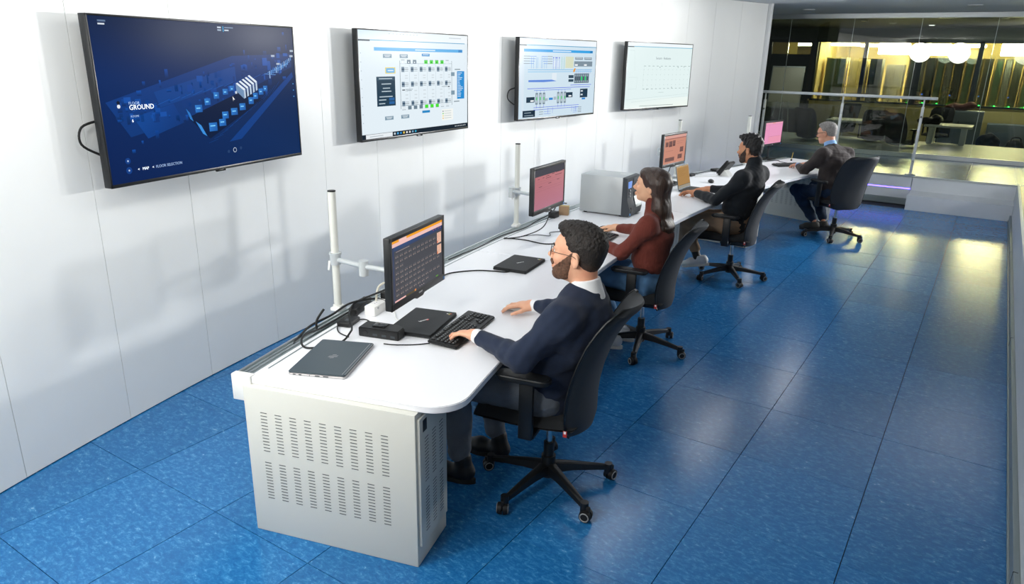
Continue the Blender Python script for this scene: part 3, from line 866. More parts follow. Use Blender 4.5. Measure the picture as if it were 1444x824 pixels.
def person(label, M, J, look):
    t = thing('person', label, 'person', M)
    fem = look.get('fem', False)
    skin = look['skin']
    Rh = rotm(look['head_pitch'], look['head_yaw'], look.get('head_roll', 0))
    HF, HP = head_field(J['head'], Rh, J['neck'], fem, look.get('head_scale', 1.0))
    parts = [mesh_field(HF, 0.0032) + (0,)]
    for sd, th in (('l', 1), ('r', -1)):
        F = Fld(); w_ = A3(J['wrist_' + sd]); e_ = A3(J['elbow_' + sd])
        F.cone(e_ + (w_ - e_) * 0.3, w_, 0.034, 0.0265, 0.02, lat=None)
        hd = J['hand_' + sd]
        hand_prims(F, w_, hd[0], hd[1], th, hd[2], look.get('hand_scale', 1.0))
        parts.append(mesh_field(F, 0.003) + (0,))
    # body under the clothes
    F = Fld(); LX = (1, 0, 0)
    F.cone(J['pelvis'], J['chest'], 0.085, 0.09, 0.04, lat=LX, sx=1.3).cone(J['chest'], J['neck'], 0.09, 0.045, 0.04, lat=LX, sx=1.2)
    for sd in 'lr':
        F.cone(J['sh_' + sd], J['elbow_' + sd], 0.035, 0.03, 0.03).cone(J['elbow_' + sd], J['wrist_' + sd], 0.03, 0.022, 0.02)
        F.cone(J['chest'], J['sh_' + sd], 0.06, 0.035, 0.03)
        F.cone(J['hip_' + sd], J['knee_' + sd], 0.06, 0.045, 0.03).cone(J['knee_' + sd], J['ankle_' + sd], 0.042, 0.03, 0.02)
        F.cone(J['pelvis'], J['hip_' + sd], 0.07, 0.06, 0.03)
    parts.append(mesh_field(F, 0.012) + (0,))
    body = pf_object('body', parts, [skin], t)
    # top garment
    fat = look.get('bulk', 1.0)
    F = Fld(); pel = A3(J['pelvis']); ch = A3(J['chest']); nk = A3(J['neck'])
    hem = pel + (ch - pel) * look.get('hem', 0.05)
    belly = pel + (ch - pel) * 0.5 + A3((0, look.get('belly', 0.02), 0))
    F.cone(hem, belly, 0.122 * fat, 0.124 * fat, 0.05, lat=LX, sx=1.32)
    F.cone(belly, ch, 0.124 * fat, 0.128 * fat, 0.05, lat=LX, sx=1.38)
    top = ch + (nk - ch) * 0.62
    F.cone(ch, top, 0.122 * fat, 0.082 * fat, 0.05, lat=LX, sx=1.35)
    F.cone(top, nk + (ch - nk) * 0.10, 0.078 * fat, 0.060 if not fem else 0.052, 0.04)
    for sd in 'lr':
        sh = A3(J['sh_' + sd]); el = A3(J['elbow_' + sd]); wr = A3(J['wrist_' + sd])
        F.cone(nk + (ch - nk) * 0.22, sh + A3((0, 0, 0.012)), 0.050 * fat, 0.062 * fat, 0.05)
        F.ell(sh, (0.066 * fat, 0.07 * fat, 0.07 * fat), None, 0.05)
        F.cone(ch, sh + (el - sh) * 0.15, 0.08 * fat, 0.06 * fat, 0.05)
        F.cone(sh, el, 0.061 * fat, 0.052 * fat, 0.03)
        ua = (wr - el) / np.linalg.norm(wr - el); F.cone(el, wr - ua * (look.get('cuff_r', 0.037) + 0.006), 0.053 * fat, look.get('cuff_r', 0.037), 0.025)
    if look.get('tails'):
        for sd in (-1, 1): F.cone(pel + A3((sd * 0.10, 0.02, 0.05)), pel + A3((sd * 0.12, 0.05, -0.09)), 0.08, 0.075, 0.05)
    if look.get('turtle'):
        F.cone(nk + (ch - nk) * 0.25, nk + A3(look['turtle']), 0.072 if not fem else 0.062, 0.067 if not fem else 0.057, 0.02)
    nz1 = make_noise(38, look.get('fold', 0.0035), (1, 1, 1.6), 8, look['seed']); nz2 = make_noise(95, look.get('fold', 0.0035) * 0.42, (1, 1, 1.4), 8, look['seed'] + 5)
    elb = [A3(J['elbow_l']), A3(J['elbow_r'])]
    def disp(x, y, z):
        d = nz1(x, y, z) + nz2(x, y, z)
        for e_ in elb:
            q = np.sqrt((x - e_[0]) ** 2 + (y - e_[1]) ** 2 + (z - e_[2]) ** 2)
            d = d + 0.0028 * np.exp(-(q / 0.09) ** 2) * np.sin(150 * (y - e_[1]) * 0.7 + 60 * (z - e_[2]))
        return d.astype(np.float32)
    p, f = mesh_field(F, 0.0065, disp)
    pf_object(look['top_name'], [(p, f, 0)], [look['top']], t)
    # trousers
    F = Fld(); lf = look.get('leg', 1.0)
    F.cone(pel + (ch - pel) * look.get('waist', 0.12), pel + A3((0, 0.02, -0.03)), 0.118 * lf, 0.125 * lf, 0.05, lat=LX, sx=1.34)
    for sd in 'lr':
        hp = A3(J['hip_' + sd]); kn = A3(J['knee_' + sd]); an = A3(J['ankle_' + sd])
        F.cone(pel, hp, 0.10 * lf, 0.092 * lf, 0.04); F.cone(hp, kn, 0.092 * lf, 0.070 * lf, 0.03)
        F.cone(kn, kn + (an - kn) * 0.45, 0.069 * lf, 0.062 * lf, 0.03); F.cone(kn + (an - kn) * 0.4, an + (kn - an) * look.get('ankle_gap', 0.08), 0.063 * lf, 0.053 * lf, 0.03)
    n3 = make_noise(45, 0.0035, (1, 1, 1), 8, look['seed'] + 9); n4 = make_noise(110, 0.0014, (1, 1, 1.5), 8, look['seed'] + 11)
    p, f = mesh_field(F, 0.007, lambda x, y, z: n3(x, y, z) + n4(x, y, z))
    pf_object('jeans' if 'jeans' in look['bottom'] else 'trousers', [(p, f, 0)], [look['bottom']], t)
    for sd in 'lr':
        f_ = J['foot_' + sd]; shoe(t, f_[0], f_[1], f_[2], look['shoe'][0], look['shoe'][1], boot=look.get('boot', False))
        if look.get('sock'):
            F = Fld(); an = A3(J['ankle_' + sd]); F.cone(an + (A3(J['knee_' + sd]) - an) * 0.25, an + A3((0, 0, -0.02)), 0.04, 0.037, 0.02)
            p, f = mesh_field(F, 0.007); pf_object('sock', [(p, f, 0)], ['shoe_black'], t)
    # hair
    Hs = look.get('head_scale', 1.0)
    Fh = Fld(); look['hair_fn'](Fh, HP, Rh, Hs)
    hn = make_noise(look.get('hair_freq', 170), look.get('hair_amp', 0.0035), look.get('hair_dir', (1, 1, 0.5)), 12, look['seed'])
    hc = A3(J['head']); zax = Rh[:, 2]
    def hdisp(x, y, z):
        lz = (x - hc[0]) * zax[0] + (y - hc[1]) * zax[1] + (z - hc[2]) * zax[2]
        return (hn(x, y, z) * (0.5 + 1.4 * np.clip((lz - 0.04) / 0.06, 0, 1))).astype(np.float32) if not fem else hn(x, y, z)
    p, f = mesh_field(Fh, 0.0036, hdisp)
    ho = pf_object('hair', [(p, f, 0)], [look['hair']] + ([look['fade']] if look.get('fade') else []), t)
    if look.get('fade'):
        q = ((p[f].mean(1) - A3(J['head'])) @ Rh) / Hs
        rg = np.random.RandomState(2); edge = look.get('fade_z', 0.035)
        mi = ((q[:, 2] + rg.normal(0, 0.006, len(q)) < edge + 0.25 * q[:, 1]) & (np.abs(q[:, 0]) > 0.01)).astype(np.int32)
        ho.data.polygons.foreach_set('material_index', mi); ho.data.update()
    if look.get('beard'):
        HB, _ = head_field(J['head'], Rh, J['neck'], fem, Hs)
        HB.ell(HP(0, 0.116, -0.0575), (0.022 * Hs, 0.034 * Hs, 0.0105 * Hs), Rh, 0.004, 's')
        C_ = Fld()
        C_.hs(vrot(Rh, (0, 0.066, 0.060)), HP(0, 0.068, -0.040), 0.004)
        C_.hs(vrot(Rh, (0, -1, -0.10)), HP(0, 0.008, -0.03), 0.004)
        C_.hs(vrot(Rh, (0, -0.45, -1)), HP(0, 0.030, -0.100), 0.004)
        bn = make_noise(320, 0.0006, (1, 1, 1), 10, 4)
        p, f = mesh_field(HB, 0.0034, bn, look.get('beard_thick', 0.0028), C_.p)
        F = Fld()
        F.cone(HP(-0.020, 0.094, -0.047), HP(0, 0.103, -0.041), 0.0065 * Hs, 0.0075 * Hs, 0.006).cone(HP(0.020, 0.094, -0.047), HP(0, 0.103, -0.041), 0.0065 * Hs, 0.0075 * Hs, 0.006)
        p2, f2 = mesh_field(F, 0.0032, bn)
        pf_object('beard', [(p, f, 0), (p2, f2, 0)], [look['beard']], t)
    # eyes and brows
    for sx in (-1, 1):
        bm = N(); sph(bm, 0.0115 * Hs, Matrix.Translation(HP(sx * 0.031, 0.0825, 0.011)), 16, 10); ey = make('eye', bm, 'eye_white', t)
        bm = N(); sph(bm, 0.0074 * Hs, Matrix.Translation(HP(sx * 0.0315, 0.0882, 0.0105)), 12, 8); make('iris', bm, 'iris', ey)
        bm = N(); tube(bm, [HP(sx * a, b, c) for a, b, c in ((0.014, 0.1005, 0.030), (0.026, 0.0985, 0.035), (0.038, 0.092, 0.034), (0.048, 0.082, 0.028))], [0.003 * Hs, 0.0042 * Hs, 0.0036 * Hs, 0.0018 * Hs], 6)
        make('eyebrow', bm, look['hair'] if not look.get('brow') else look['brow'], t)
    if look.get('glasses'):
        g = N(); dark = look['glasses'] == 'dark'
        gr = 0.0021 if dark else 0.0013
        for sx in (-1, 1):
            hh = 0.017 if dark else 0.021
            ring = [HP(sx * (0.033 + 0.023 * math.cos(a)), 0.112 - 0.012 * abs(0.033 + 0.023 * math.cos(a)) / 0.05, 0.006 + hh * math.sin(a)) for a in [2 * math.pi * k / 20 for k in range(21)]]
            tube(g, ring, gr, 6)
            tube(g, [HP(sx * 0.056, 0.100, 0.012), HP(sx * 0.070, 0.075, 0.013), HP(sx * 0.079, 0.0, 0.014), HP(sx * 0.080, -0.018, 0.006)], gr if not dark else 0.0028, 6)
        tube(g, [HP(-0.011, 0.112, 0.010), HP(0, 0.114, 0.013), HP(0.011, 0.112, 0.010)], gr, 6)
        go = make('glasses', g, 'wire' if not dark else 'black', t)
        for sx in (-1, 1):
            bm = N(); vs_ = [bm.verts.new(HP(sx * (0.033 + 0.022 * math.cos(a)), 0.1112 - 0.012 * abs(0.033 + 0.022 * math.cos(a)) / 0.05, 0.006 + hh * 0.95 * math.sin(a))) for a in [2 * math.pi * k / 20 for k in range(20)]]
            bm.faces.new(vs_); make('lens', bm, 'lens', go, False)
    if look.get('collar'):
        F = Fld(); c0, c1, r0, r1 = look['collar'][1:]
        F.cone(c0, c1, r0, r1, 0.01); F.hs(A3(c1) - A3(c0), A3(c1) + (A3(c1) - A3(c0)) * 0.1, 0.004)
        p, f = mesh_field(F, 0.005); pf_object('shirt_collar', [(p, f, 0)], [look['collar'][0]], t)
    if look.get('cuffs'):
        for sd in 'lr':
            F = Fld(); w_ = A3(J['wrist_' + sd]); e_ = A3(J['elbow_' + sd]); u_ = (w_ - e_) / np.linalg.norm(w_ - e_)
            F.cone(w_ - u_ * 0.07, w_ - u_ * 0.006, 0.0335, 0.0335, 0.01); F.hs(u_, w_ + u_ * 0.010, 0.003)
            p, f = mesh_field(F, 0.005); pf_object('shirt_cuff', [(p, f, 0)], [look['cuffs']], t)
    return t

def hair_short(fr=0.0, top=0.0, front=0.0):
    def fn(F, P, R_, s):
        E = lambda x, y, z, a, b, d, k=0.02, op='u', tl=0: F.ell(P(x, y, z), (a * s, b * s, d * s), R_ @ rotm(tl), k, op)
        E(0, -0.021, 0.046 + top * 0.4, 0.0765, 0.0985, 0.084 + top * 0.6); E(0, -0.050, -0.006, 0.060, 0.052, 0.062, 0.03)
        E(0, 0.030 + front * 0.4, 0.098 + top, 0.054, 0.052 + front, 0.028, 0.03)
        E(0, 0.128, 0.014, 0.11, 0.080 - fr, 0.086, 0.010, 's')                     # face opening
        for sx in (-1, 1):
            E(sx * 0.085, 0.066, -0.012, 0.05, 0.052, 0.060, 0.012, 's')            # temple / cheek
            E(sx * 0.080, -0.008, -0.012, 0.024, 0.022, 0.038, 0.008, 's')          # ear opening
            E(sx * 0.085, 0.020, -0.062, 0.05, 0.045, 0.045, 0.012, 's')            # below the ear
        F.hs(vrot(R_, (0, 0.25, -1)), P(0, -0.06, -0.060), 0.01)
    return fn
def hair_long(F, P, R_, s):
    E = lambda x, y, z, a, b, d, k=0.02, op='u', tl=0: F.ell(P(x, y, z), (a * s, b * s, d * s), R_ @ rotm(tl), k, op)
    E(0, -0.022, 0.050, 0.0805, 0.104, 0.088); E(0, 0.040, 0.085, 0.058, 0.052, 0.036, 0.03)
    E(0, 0.128, -0.010, 0.10, 0.074, 0.098, 0.012, 's')
    for sx in (-1, 1):
        E(sx * 0.088, 0.066, -0.030, 0.05, 0.056, 0.060, 0.012, 's')
        E(sx * 0.086, 0.000, -0.012, 0.022, 0.018, 0.030, 0.008, 's')
    F.cone(P(0, -0.065, 0.03), P(0, -0.090, -0.13), 0.062, 0.058, 0.05, lat=vrot(R_, (1, 0, 0)), sx=1.35)
    a = P(0, -0.090, -0.12); b = a + A3((0, -0.045, -0.13)); c_ = b + A3((0.0, 0.0, -0.12))
    F.cone(a, b, 0.052, 0.044, 0.04, lat=(1, 0, 0), sx=1.7); F.cone(b, c_, 0.042, 0.026, 0.04, lat=(1, 0, 0), sx=2.2)
    F.hs((0, 0, -1), (0, 0, c_[2] - 0.012), 0.008)

def frame_for(x, y, ang): return WM(x, y, 0, ang)
# --- man in navy (person frame: x = his right, y = forward, z = up)
person('man with beard and round glasses in a navy sweater typing at the near desk', frame_for(-1.48, 2.625, 190),
    dict(pelvis=(0, -0.02, 0.545), chest=(0, -0.125, 0.86), neck=(0, -0.135, 1.015), head=(0, -0.095, 1.165),
         sh_l=(-0.185, -0.10, 0.925), sh_r=(0.185, -0.09, 0.925), elbow_l=(-0.275, 0.045, 0.765), elbow_r=(0.31, 0.07, 0.79),
         wrist_l=(-0.125, 0.325, 0.765), wrist_r=(0.375, 0.245, 0.765),
         hand_l=((0.12, 1.0, -0.05), (0.25, 0.1, 1), 0.95), hand_r=((-0.05, 1, -0.06), (0, 0, 1), 0.62),
         hip_l=(-0.095, 0.0, 0.525), hip_r=(0.095, 0.0, 0.525), knee_l=(-0.14, 0.42, 0.515), knee_r=(0.14, 0.40, 0.515),
         ankle_l=(-0.14, 0.405, 0.13), ankle_r=(0.13, 0.335, 0.13), foot_l=((-0.14, 0.40, 0.0), 4, 0), foot_r=((0.13, 0.33, 0.0), -6, 0)),
    dict(seed=11, skin='skin_a', head_pitch=6, head_yaw=2, head_scale=1.06, top='navy_knit', top_name='sweater', bottom='trouser_grey', shoe=('shoe_black', 'sole_dark'), boot=True,
         hair='hair_dark', fade='hair_fade', fade_z=0.005, hair_fn=hair_short(0.0, 0.010, 0.010), beard='beard', glasses='wire', bulk=1.12, belly=0.05, cuffs='shirt_white', hem=-0.1,
         collar=('shirt_white', (0, -0.146, 0.985), (0, -0.136, 1.062), 0.080, 0.064), hair_amp=0.0013, hair_freq=430))
person('woman with long dark hair in a rust turtleneck sweater and blue jeans', frame_for(-1.83, 4.5, 183),
    dict(pelvis=(0, -0.02, 0.53), chest=(0, -0.05, 0.83), neck=(0, -0.035, 0.995), head=(0, 0.005, 1.155),
         sh_l=(-0.16, -0.05, 0.925), sh_r=(0.16, -0.04, 0.925), elbow_l=(-0.215, 0.10, 0.735), elbow_r=(0.27, 0.16, 0.79),
         wrist_l=(-0.10, 0.315, 0.76), wrist_r=(0.345, 0.37, 0.765),
         hand_l=((0.15, 1.0, -0.05), (0, 0, 1), 0.7), hand_r=((0.02, 1, -0.05), (0, 0, 1), 0.7),
         hip_l=(-0.095, 0.0, 0.52), hip_r=(0.095, 0.0, 0.52), knee_l=(-0.10, 0.42, 0.525), knee_r=(0.08, 0.42, 0.525),
         ankle_l=(-0.10, 0.27, 0.14), ankle_r=(0.08, 0.24, 0.14), foot_l=((-0.10, 0.17, 0.0), 6, 0), foot_r=((0.09, 0.15, 0.0), -4, 0)),
    dict(seed=21, fem=True, skin='skin_b', head_pitch=6, head_yaw=3, top='rust_knit', top_name='turtleneck_sweater', bottom='jeans_blue', shoe=('shoe_white', 'sole_white'),
         hair='hair_long', hair_fn=hair_long, bulk=0.88, belly=0.01, hem=0.34, waist=0.36, turtle=(0, 0.014, 0.078), hand_scale=0.92, leg=0.95, fold=0.0022,
         hair_freq=110, hair_amp=0.0014, hair_dir=(1, 1, 0.05), cuff_r=0.033))
person('young man with dark beard in a black zip pullover and tan trousers at a laptop', frame_for(-1.92, 6.64, 170),
    dict(pelvis=(0, -0.06, 0.55), chest=(0, -0.16, 0.90), neck=(0, -0.205, 1.07), head=(0, -0.135, 1.205),
         sh_l=(-0.19, -0.185, 0.975), sh_r=(0.19, -0.175, 0.975), elbow_l=(-0.235, 0.02, 0.765), elbow_r=(0.27, 0.06, 0.80),
         wrist_l=(-0.07, 0.335, 0.765), wrist_r=(0.20, 0.34, 0.77),
         hand_l=((0.10, 1.0, -0.02), (0.45, 0, 1), 0.9), hand_r=((-0.15, 1, -0.08), (0, 0, 1), 0.55),
         hip_l=(-0.10, -0.02, 0.535), hip_r=(0.10, -0.02, 0.535), knee_l=(-0.11, 0.40, 0.50), knee_r=(0.12, 0.42, 0.51),
         ankle_l=(-0.10, 0.22, 0.17), ankle_r=(0.12, 0.60, 0.13), foot_l=((-0.10, 0.17, 0.085), 6, -14), foot_r=((0.12, 0.60, 0.0), -4, 0)),
    dict(seed=31, skin='skin_c', head_pitch=-3, head_yaw=0, top='black_knit', top_name='pullover', bottom='chino_tan', shoe=('shoe_white', 'sole_white'), sock=True, ankle_gap=0.22,
         hair='hair_black', fade='hair_fade_dark', fade_z=0.0, hair_fn=hair_short(0.0, 0.020, 0.016), beard='beard_dark', beard_thick=0.0022, bulk=0.98, belly=0.02, turtle=(0, 0.016, 0.044), hair_freq=230, hair_amp=0.0026, hem=-0.05))
person('grey-haired man with dark glasses in a dark blazer and jeans at the far desk', frame_for(-1.36, 9.0, 142),
    dict(pelvis=(0, 0.04, 0.545), chest=(0, 0.12, 0.86), neck=(-0.01, 0.235, 1.04), head=(-0.015, 0.32, 1.18),
         sh_l=(-0.195, 0.14, 0.955), sh_r=(0.178, 0.16, 0.945), elbow_l=(-0.265, 0.32, 0.755), elbow_r=(0.27, 0.40, 0.79),
         wrist_l=(-0.10, 0.63, 0.765), wrist_r=(0.10, 0.70, 0.765),
         hand_l=((0.12, 1.0, -0.05), (0, 0, 1), 0.8), hand_r=((-0.12, 1, -0.05), (0, 0, 1), 0.8),
         hip_l=(-0.10, 0.05, 0.53), hip_r=(0.10, 0.05, 0.53), knee_l=(-0.14, 0.55, 0.485), knee_r=(0.12, 0.53, 0.52),
         ankle_l=(-0.12, 0.20, 0.17), ankle_r=(0.06, 0.25, 0.16), foot_l=((-0.12, 0.18, 0.06), 10, -8), foot_r=((0.05, 0.22, 0.05), -6, -6)),
    dict(seed=41, skin='skin_d', head_pitch=-10, head_yaw=26, top='blazer', top_name='blazer', bottom='jeans_dark', shoe=('shoe_grey', 'sole_dark'), tails=True,
         hair='hair_grey', hair_fn=hair_short(0.0, 0.004, 0.0), brow='hair_grey', glasses='dark', bulk=1.08, belly=0.04, cuffs='shirt_blue', hem=-0.15,
         collar=('shirt_blue', (-0.01, 0.215, 1.0), (-0.01, 0.255, 1.085), 0.075, 0.066), hair_freq=420, hair_amp=0.0009))
# ------------------------------------------------------------------ screens
class Art:
    def __init__(s): s.q = []; s.t = []
    def r(s, x0, y0, x1, y1, c, l=1): s.q.append((((x0, y0), (x1, y0), (x1, y1), (x0, y1)), c, l)); return s
    def poly(s, pts, c, l=1): s.q.append((tuple(pts), c, l)); return s
    def grad(s, x0, y0, x1, y1, cols, l=1): s.q.append((((x0, y0), (x1, y0), (x1, y1), (x0, y1)), cols, l)); return s
    def line(s, x0, y0, x1, y1, w, c, l=2, asp=1.78):
        dx, dy = (x1 - x0) * asp, (y1 - y0); L = math.hypot(dx, dy) or 1; nx, ny = -dy / L * w / asp, dx / L * w
        return s.poly(((x0 + nx, y0 + ny), (x1 + nx, y1 + ny), (x1 - nx, y1 - ny), (x0 - nx, y0 - ny)), c, l)
    def text(s, x, y, size, body, c): s.t.append((x, y, size, body, c)); return s
def art_mesh(name, art, W, H, parent, y0, m='screen'):
    verts, faces, cols = [], [], []
    for pts, c, l in art.q:
        b = len(verts)
        for p in pts: verts.append((-W / 2 + p[0] * W, y0 - 0.0003 * l, H / 2 - p[1] * H))
        faces.append(list(range(b, b + len(pts))))
        cols += list(c) if isinstance(c, list) else [c] * len(pts)
    me = bpy.data.meshes.new(name); me.from_pydata(verts, [], faces)
    a = me.color_attributes.new('Col', 'FLOAT_COLOR', 'CORNER')
    k = 0
    for p in me.polygons:
        for li in p.loop_indices:
            a.data[li].color = lin(cols[me.loops[li].vertex_index])
    me.materials.append(MATS[m])
    o = link(name, me, parent)
    return o
_font_tmp = []
def text_mesh(body, size, M, m, parent, name='lettering', align='LEFT', ext=0.0003):
    cu = bpy.data.curves.new('txt', 'FONT'); cu.body = body; cu.size = size; cu.align_x = align; cu.extrude = ext; cu.resolution_u = 2
    to = bpy.data.objects.new('txt', cu); COL.objects.link(to)
    bpy.context.view_layer.update()
    me = bpy.data.meshes.new_from_object(to.evaluated_get(bpy.context.evaluated_depsgraph_get()))
    bpy.data.objects.remove(to); bpy.data.curves.remove(cu)
    me.materials.clear(); me.materials.append(MATS[m]); me.name = name
    o = link(name, me, parent); o.matrix_local = M
    return o
mat('txt_white', '#dfe8f0', 0.5, emis='#dfe8f0', estr=0.85)
mat('txt_grey', '#7d96b8', 0.5, emis='#7d96b8', estr=0.7)
mat('txt_dark', '#4c5c62', 0.5, emis='#5a6a70', estr=0.3)
mat('txt_pale', '#e8f4fb', 0.5, emis='#e8f4fb', estr=0.9)
def screen_text(art, W, H, parent, y0):
    for x, y, size, body, m in art.t:
        text_mesh(body, size * H, T(-W / 2 + x * W, y0 - 0.0016, H / 2 - y * H) @ RX(90), m, parent, 'screen_lettering')
rr = random.Random(5)

def television(i, ph, z, label, art):
    W, H, D = 1.485, 0.815, 0.045
    t = thing('wall_television', label, 'television', PM(16.594, ph, z), 'flat televisions on the curved wall')
    bm = N(); bx(bm, -W / 2, W / 2, 0.0, D, -H / 2, H / 2, bevel=0.004); bx(bm, -W * 0.3, W * 0.3, D, D + 0.02, -H * 0.38, H * 0.1, bevel=0.008); make('housing', bm, 'bezel', t)
    bm = N(); bx(bm, -0.2, 0.2, D + 0.018, D + 0.03, -0.15, 0.15); bx(bm, -0.05, 0.05, D + 0.03, 0.148, -0.04, 0.04); bx(bm, -0.12, 0.12, 0.14, 0.152, -0.12, 0.12); make('wall_mount', bm, 'black', t)
    b = 0.010
    s_ = art_mesh('screen', art, W - 2 * b, H - 2.6 * b, t, -0.0012); s_.location.z = 0.004
    screen_text(art, W - 2 * b, H - 2.6 * b, s_, -0.0012)
    bm = N()
    bx(bm, -W / 2, W / 2, -0.004, 0, H / 2 - b, H / 2, bevel=0.001); bx(bm, -W / 2, W / 2, -0.004, 0, -H / 2, -H / 2 + b * 1.7, bevel=0.001)
    bx(bm, -W / 2, -W / 2 + b, -0.004, 0, -H / 2, H / 2, bevel=0.001); bx(bm, W / 2 - b, W / 2, -0.004, 0, -H / 2, H / 2, bevel=0.001); make('bezel', bm, 'bezel', t)
    bm = N(); bx(bm, -0.035, 0.035, -0.003, 0.012, -H / 2 - 0.010, -H / 2 + 0.002, bevel=0.003); make('infrared_sensor', bm, 'black_gloss', t)
    bm = N(); bx(bm, -0.018, 0.018, -0.0046, -0.004, -H / 2 + 0.006, -H / 2 + 0.0105); make('badge', bm, 'chrome', t, False)
    if i in (0, 2):
        bm = N(); tube(bm, [(-W / 2 + 0.05, 0.06, -0.08), (-W / 2 - 0.045, 0.08, -0.11), (-W / 2 - 0.055, 0.085, -0.19), (-W / 2 + 0.03, 0.07, -0.25)], 0.006, 6, smooth=6); make('power_cable', bm, 'rubber', t)
    return t
# 1: dark blue building model
A = Art()
A.grad(0, 0, 1, 0.34, ['#041f46', '#03204a', '#04244f', '#03285f'], 0); A.grad(0, 0.34, 1, 1, ['#03285f', '#04244f', '#072a5a', '#052052'], 0)
A.grad(0, 0.56, 0.5, 0.78, ['#0a3f8c', '#063170', '#052a62', '#0a3a80'], 1) if False else None
A.poly([(0.02, 0.50), (0.62, 0.22), (0.98, 0.20), (0.98, 0.30), (0.42, 0.62), (0.10, 0.72)], ['#0a3a80', '#0a3474', '#08306a', '#08306a', '#0a3678', '#093778'], 1)
A.poly([(0.22, 0.45), (0.63, 0.29), (0.63, 0.40), (0.24, 0.55)], '#0c4088', 2)
A.poly([(0.12, 0.60), (0.30, 0.53), (0.34, 0.66), (0.17, 0.74)], ['#0d4896', '#0a3c84', '#083474', '#0a3e86'], 2)
A.poly([(0.36, 0.63), (0.66, 0.47), (0.78, 0.54), (0.46, 0.79)], '#041a3c', 3)
A.poly([(0.56, 0.83), (0.98, 0.34), (0.985, 0.38), (0.63, 0.82)], '#0b3d84', 2)
for k in range(30):
    x = 0.08 + rr.random() * 0.85; y = 0.56 - 0.32 * x + rr.uniform(-0.1, 0.1); hgt = rr.uniform(0.02, 0.07)
    A.r(x, y, x + rr.uniform(0.008, 0.03), y + hgt, rr.choice(['#0b4190', '#0d4a9c', '#0a3678', '#124fa4']), 3)
for k in range(90):
    x = 0.05 + rr.random() * 0.9; y = 0.60 - 0.36 * x + rr.gauss(0, 0.09); hgt = rr.uniform(0.015, 0.06)
    A.grad(x, y, x + rr.uniform(0.006, 0.022), y + hgt, [rr.choice(['#0b4496', '#0e50aa', '#083572'])] * 2 + ['#062a5e'] * 2, 2)
for k in range(14):
    x = 0.12 + k * 0.055; A.line(x, 0.60 - 0.30 * x, x + 0.05, 0.585 - 0.30 * x - 0.012, 0.0012, '#1a5cb4', 4)
    A.line(0.45 + k * 0.03, 0.82 - 0.025 * k, 0.50 + k * 0.03, 0.80 - 0.03 * k, 0.0010, '#0f4590', 3)
for (x, y, w_, h_) in [(0.40, 0.55, 0.035, 0.05), (0.45, 0.51, 0.03, 0.045), (0.50, 0.47, 0.028, 0.045), (0.55, 0.45, 0.028, 0.04), (0.59, 0.43, 0.025, 0.035), (0.46, 0.68, 0.042, 0.06), (0.515, 0.66, 0.036, 0.05), (0.535, 0.61, 0.034, 0.05), (0.585, 0.59, 0.036, 0.05), (0.635, 0.56, 0.034, 0.05), (0.69, 0.52, 0.03, 0.05), (0.72, 0.49, 0.028, 0.045), (0.755, 0.46, 0.028, 0.045), (0.785, 0.44, 0.025, 0.04)]:
    A.grad(x, y, x + w_, y + h_, ['#2f7fd0', '#1f66b6', '#1a58a4', '#276fc2'], 4); A.r(x + 0.006, y + 0.018, x + w_ - 0.01, y + 0.026, '#7fd0ff', 5)
A.poly([(0.355, 0.57), (0.372, 0.60), (0.385, 0.66), (0.37, 0.64)], '#2c78c6', 4); A.poly([(0.395, 0.66), (0.42, 0.69), (0.445, 0.77), (0.425, 0.75)], '#3a8ede', 4)
for k in range(5):
    x = 0.625 + k * 0.018; y = 0.415 - k * 0.013
    A.poly([(x, y), (x + 0.010, y - 0.006), (x + 0.052, y + 0.042), (x + 0.042, y + 0.052)], '#dfe9f4', 5); A.poly([(x + 0.042, y + 0.052), (x + 0.052, y + 0.042), (x + 0.052, y + 0.105), (x + 0.042, y + 0.112)], '#b9cbe0', 5)
A.poly([(0.625, 0.415), (0.667, 0.467), (0.667, 0.53), (0.625, 0.47)], '#6f8fb4', 4)
for k in range(14):
    x = 0.83 + k * 0.011; y = 0.33 - k * 0.008
    A.r(x, y, x + 0.005, y + rr.uniform(0.02, 0.06), rr.choice(['#9fc4ea', '#5f98d8', '#3c78c0']), 4)
for k in range(6): A.line(0.80 + 0.02 * k, 0.35 - 0.01 * k, 0.87 + 0.02 * k, 0.36 - 0.02 * k, 0.002, '#5f98d8', 4)
A.r(0.555, 0.022, 0.575, 0.032, '#c8d4e2', 3).r(0.555, 0.040, 0.575, 0.050, '#9fb0c4', 3).r(0.584, 0.018, 0.587, 0.056, '#38c0ff', 3).r(0.592, 0.022, 0.64, 0.030, '#6d84a2', 3).r(0.592, 0.040, 0.615, 0.049, '#c8d4e2', 3)
A.r(0.035, 0.022, 0.065, 0.032, '#5f7696', 3).r(0.035, 0.040, 0.060, 0.049, '#d8e0ea', 3)
for (x, y) in ((0.85, 0.21), (0.88, 0.27), (0.975, 0.17), (0.97, 0.21)): A.r(x, y, x + 0.022, y + 0.014, '#aebccc', 4)
for (x, y) in ((0.978, 0.43), (0.978, 0.53), (0.978, 0.48)): A.r(x, y, x + 0.006, y + 0.008, '#4fa0e8', 4)
def disc(A, x, y, r, c, l): A.poly([(x + r * math.cos(a) / 1.82, y + r * math.sin(a)) for a in [2 * math.pi * k / 16 for k in range(16)]], c, l)
disc(A, 0.068, 0.505, 0.012, '#0c1a30', 4); disc(A, 0.068, 0.527, 0.012, '#e8eef6', 4)
disc(A, 0.073, 0.865, 0.020, '#123f86', 3); disc(A, 0.073, 0.925, 0.022, '#123f86', 3); disc(A, 0.073, 0.865, 0.006, '#b8cbe8', 4); disc(A, 0.073, 0.925, 0.006, '#b8cbe8', 4)
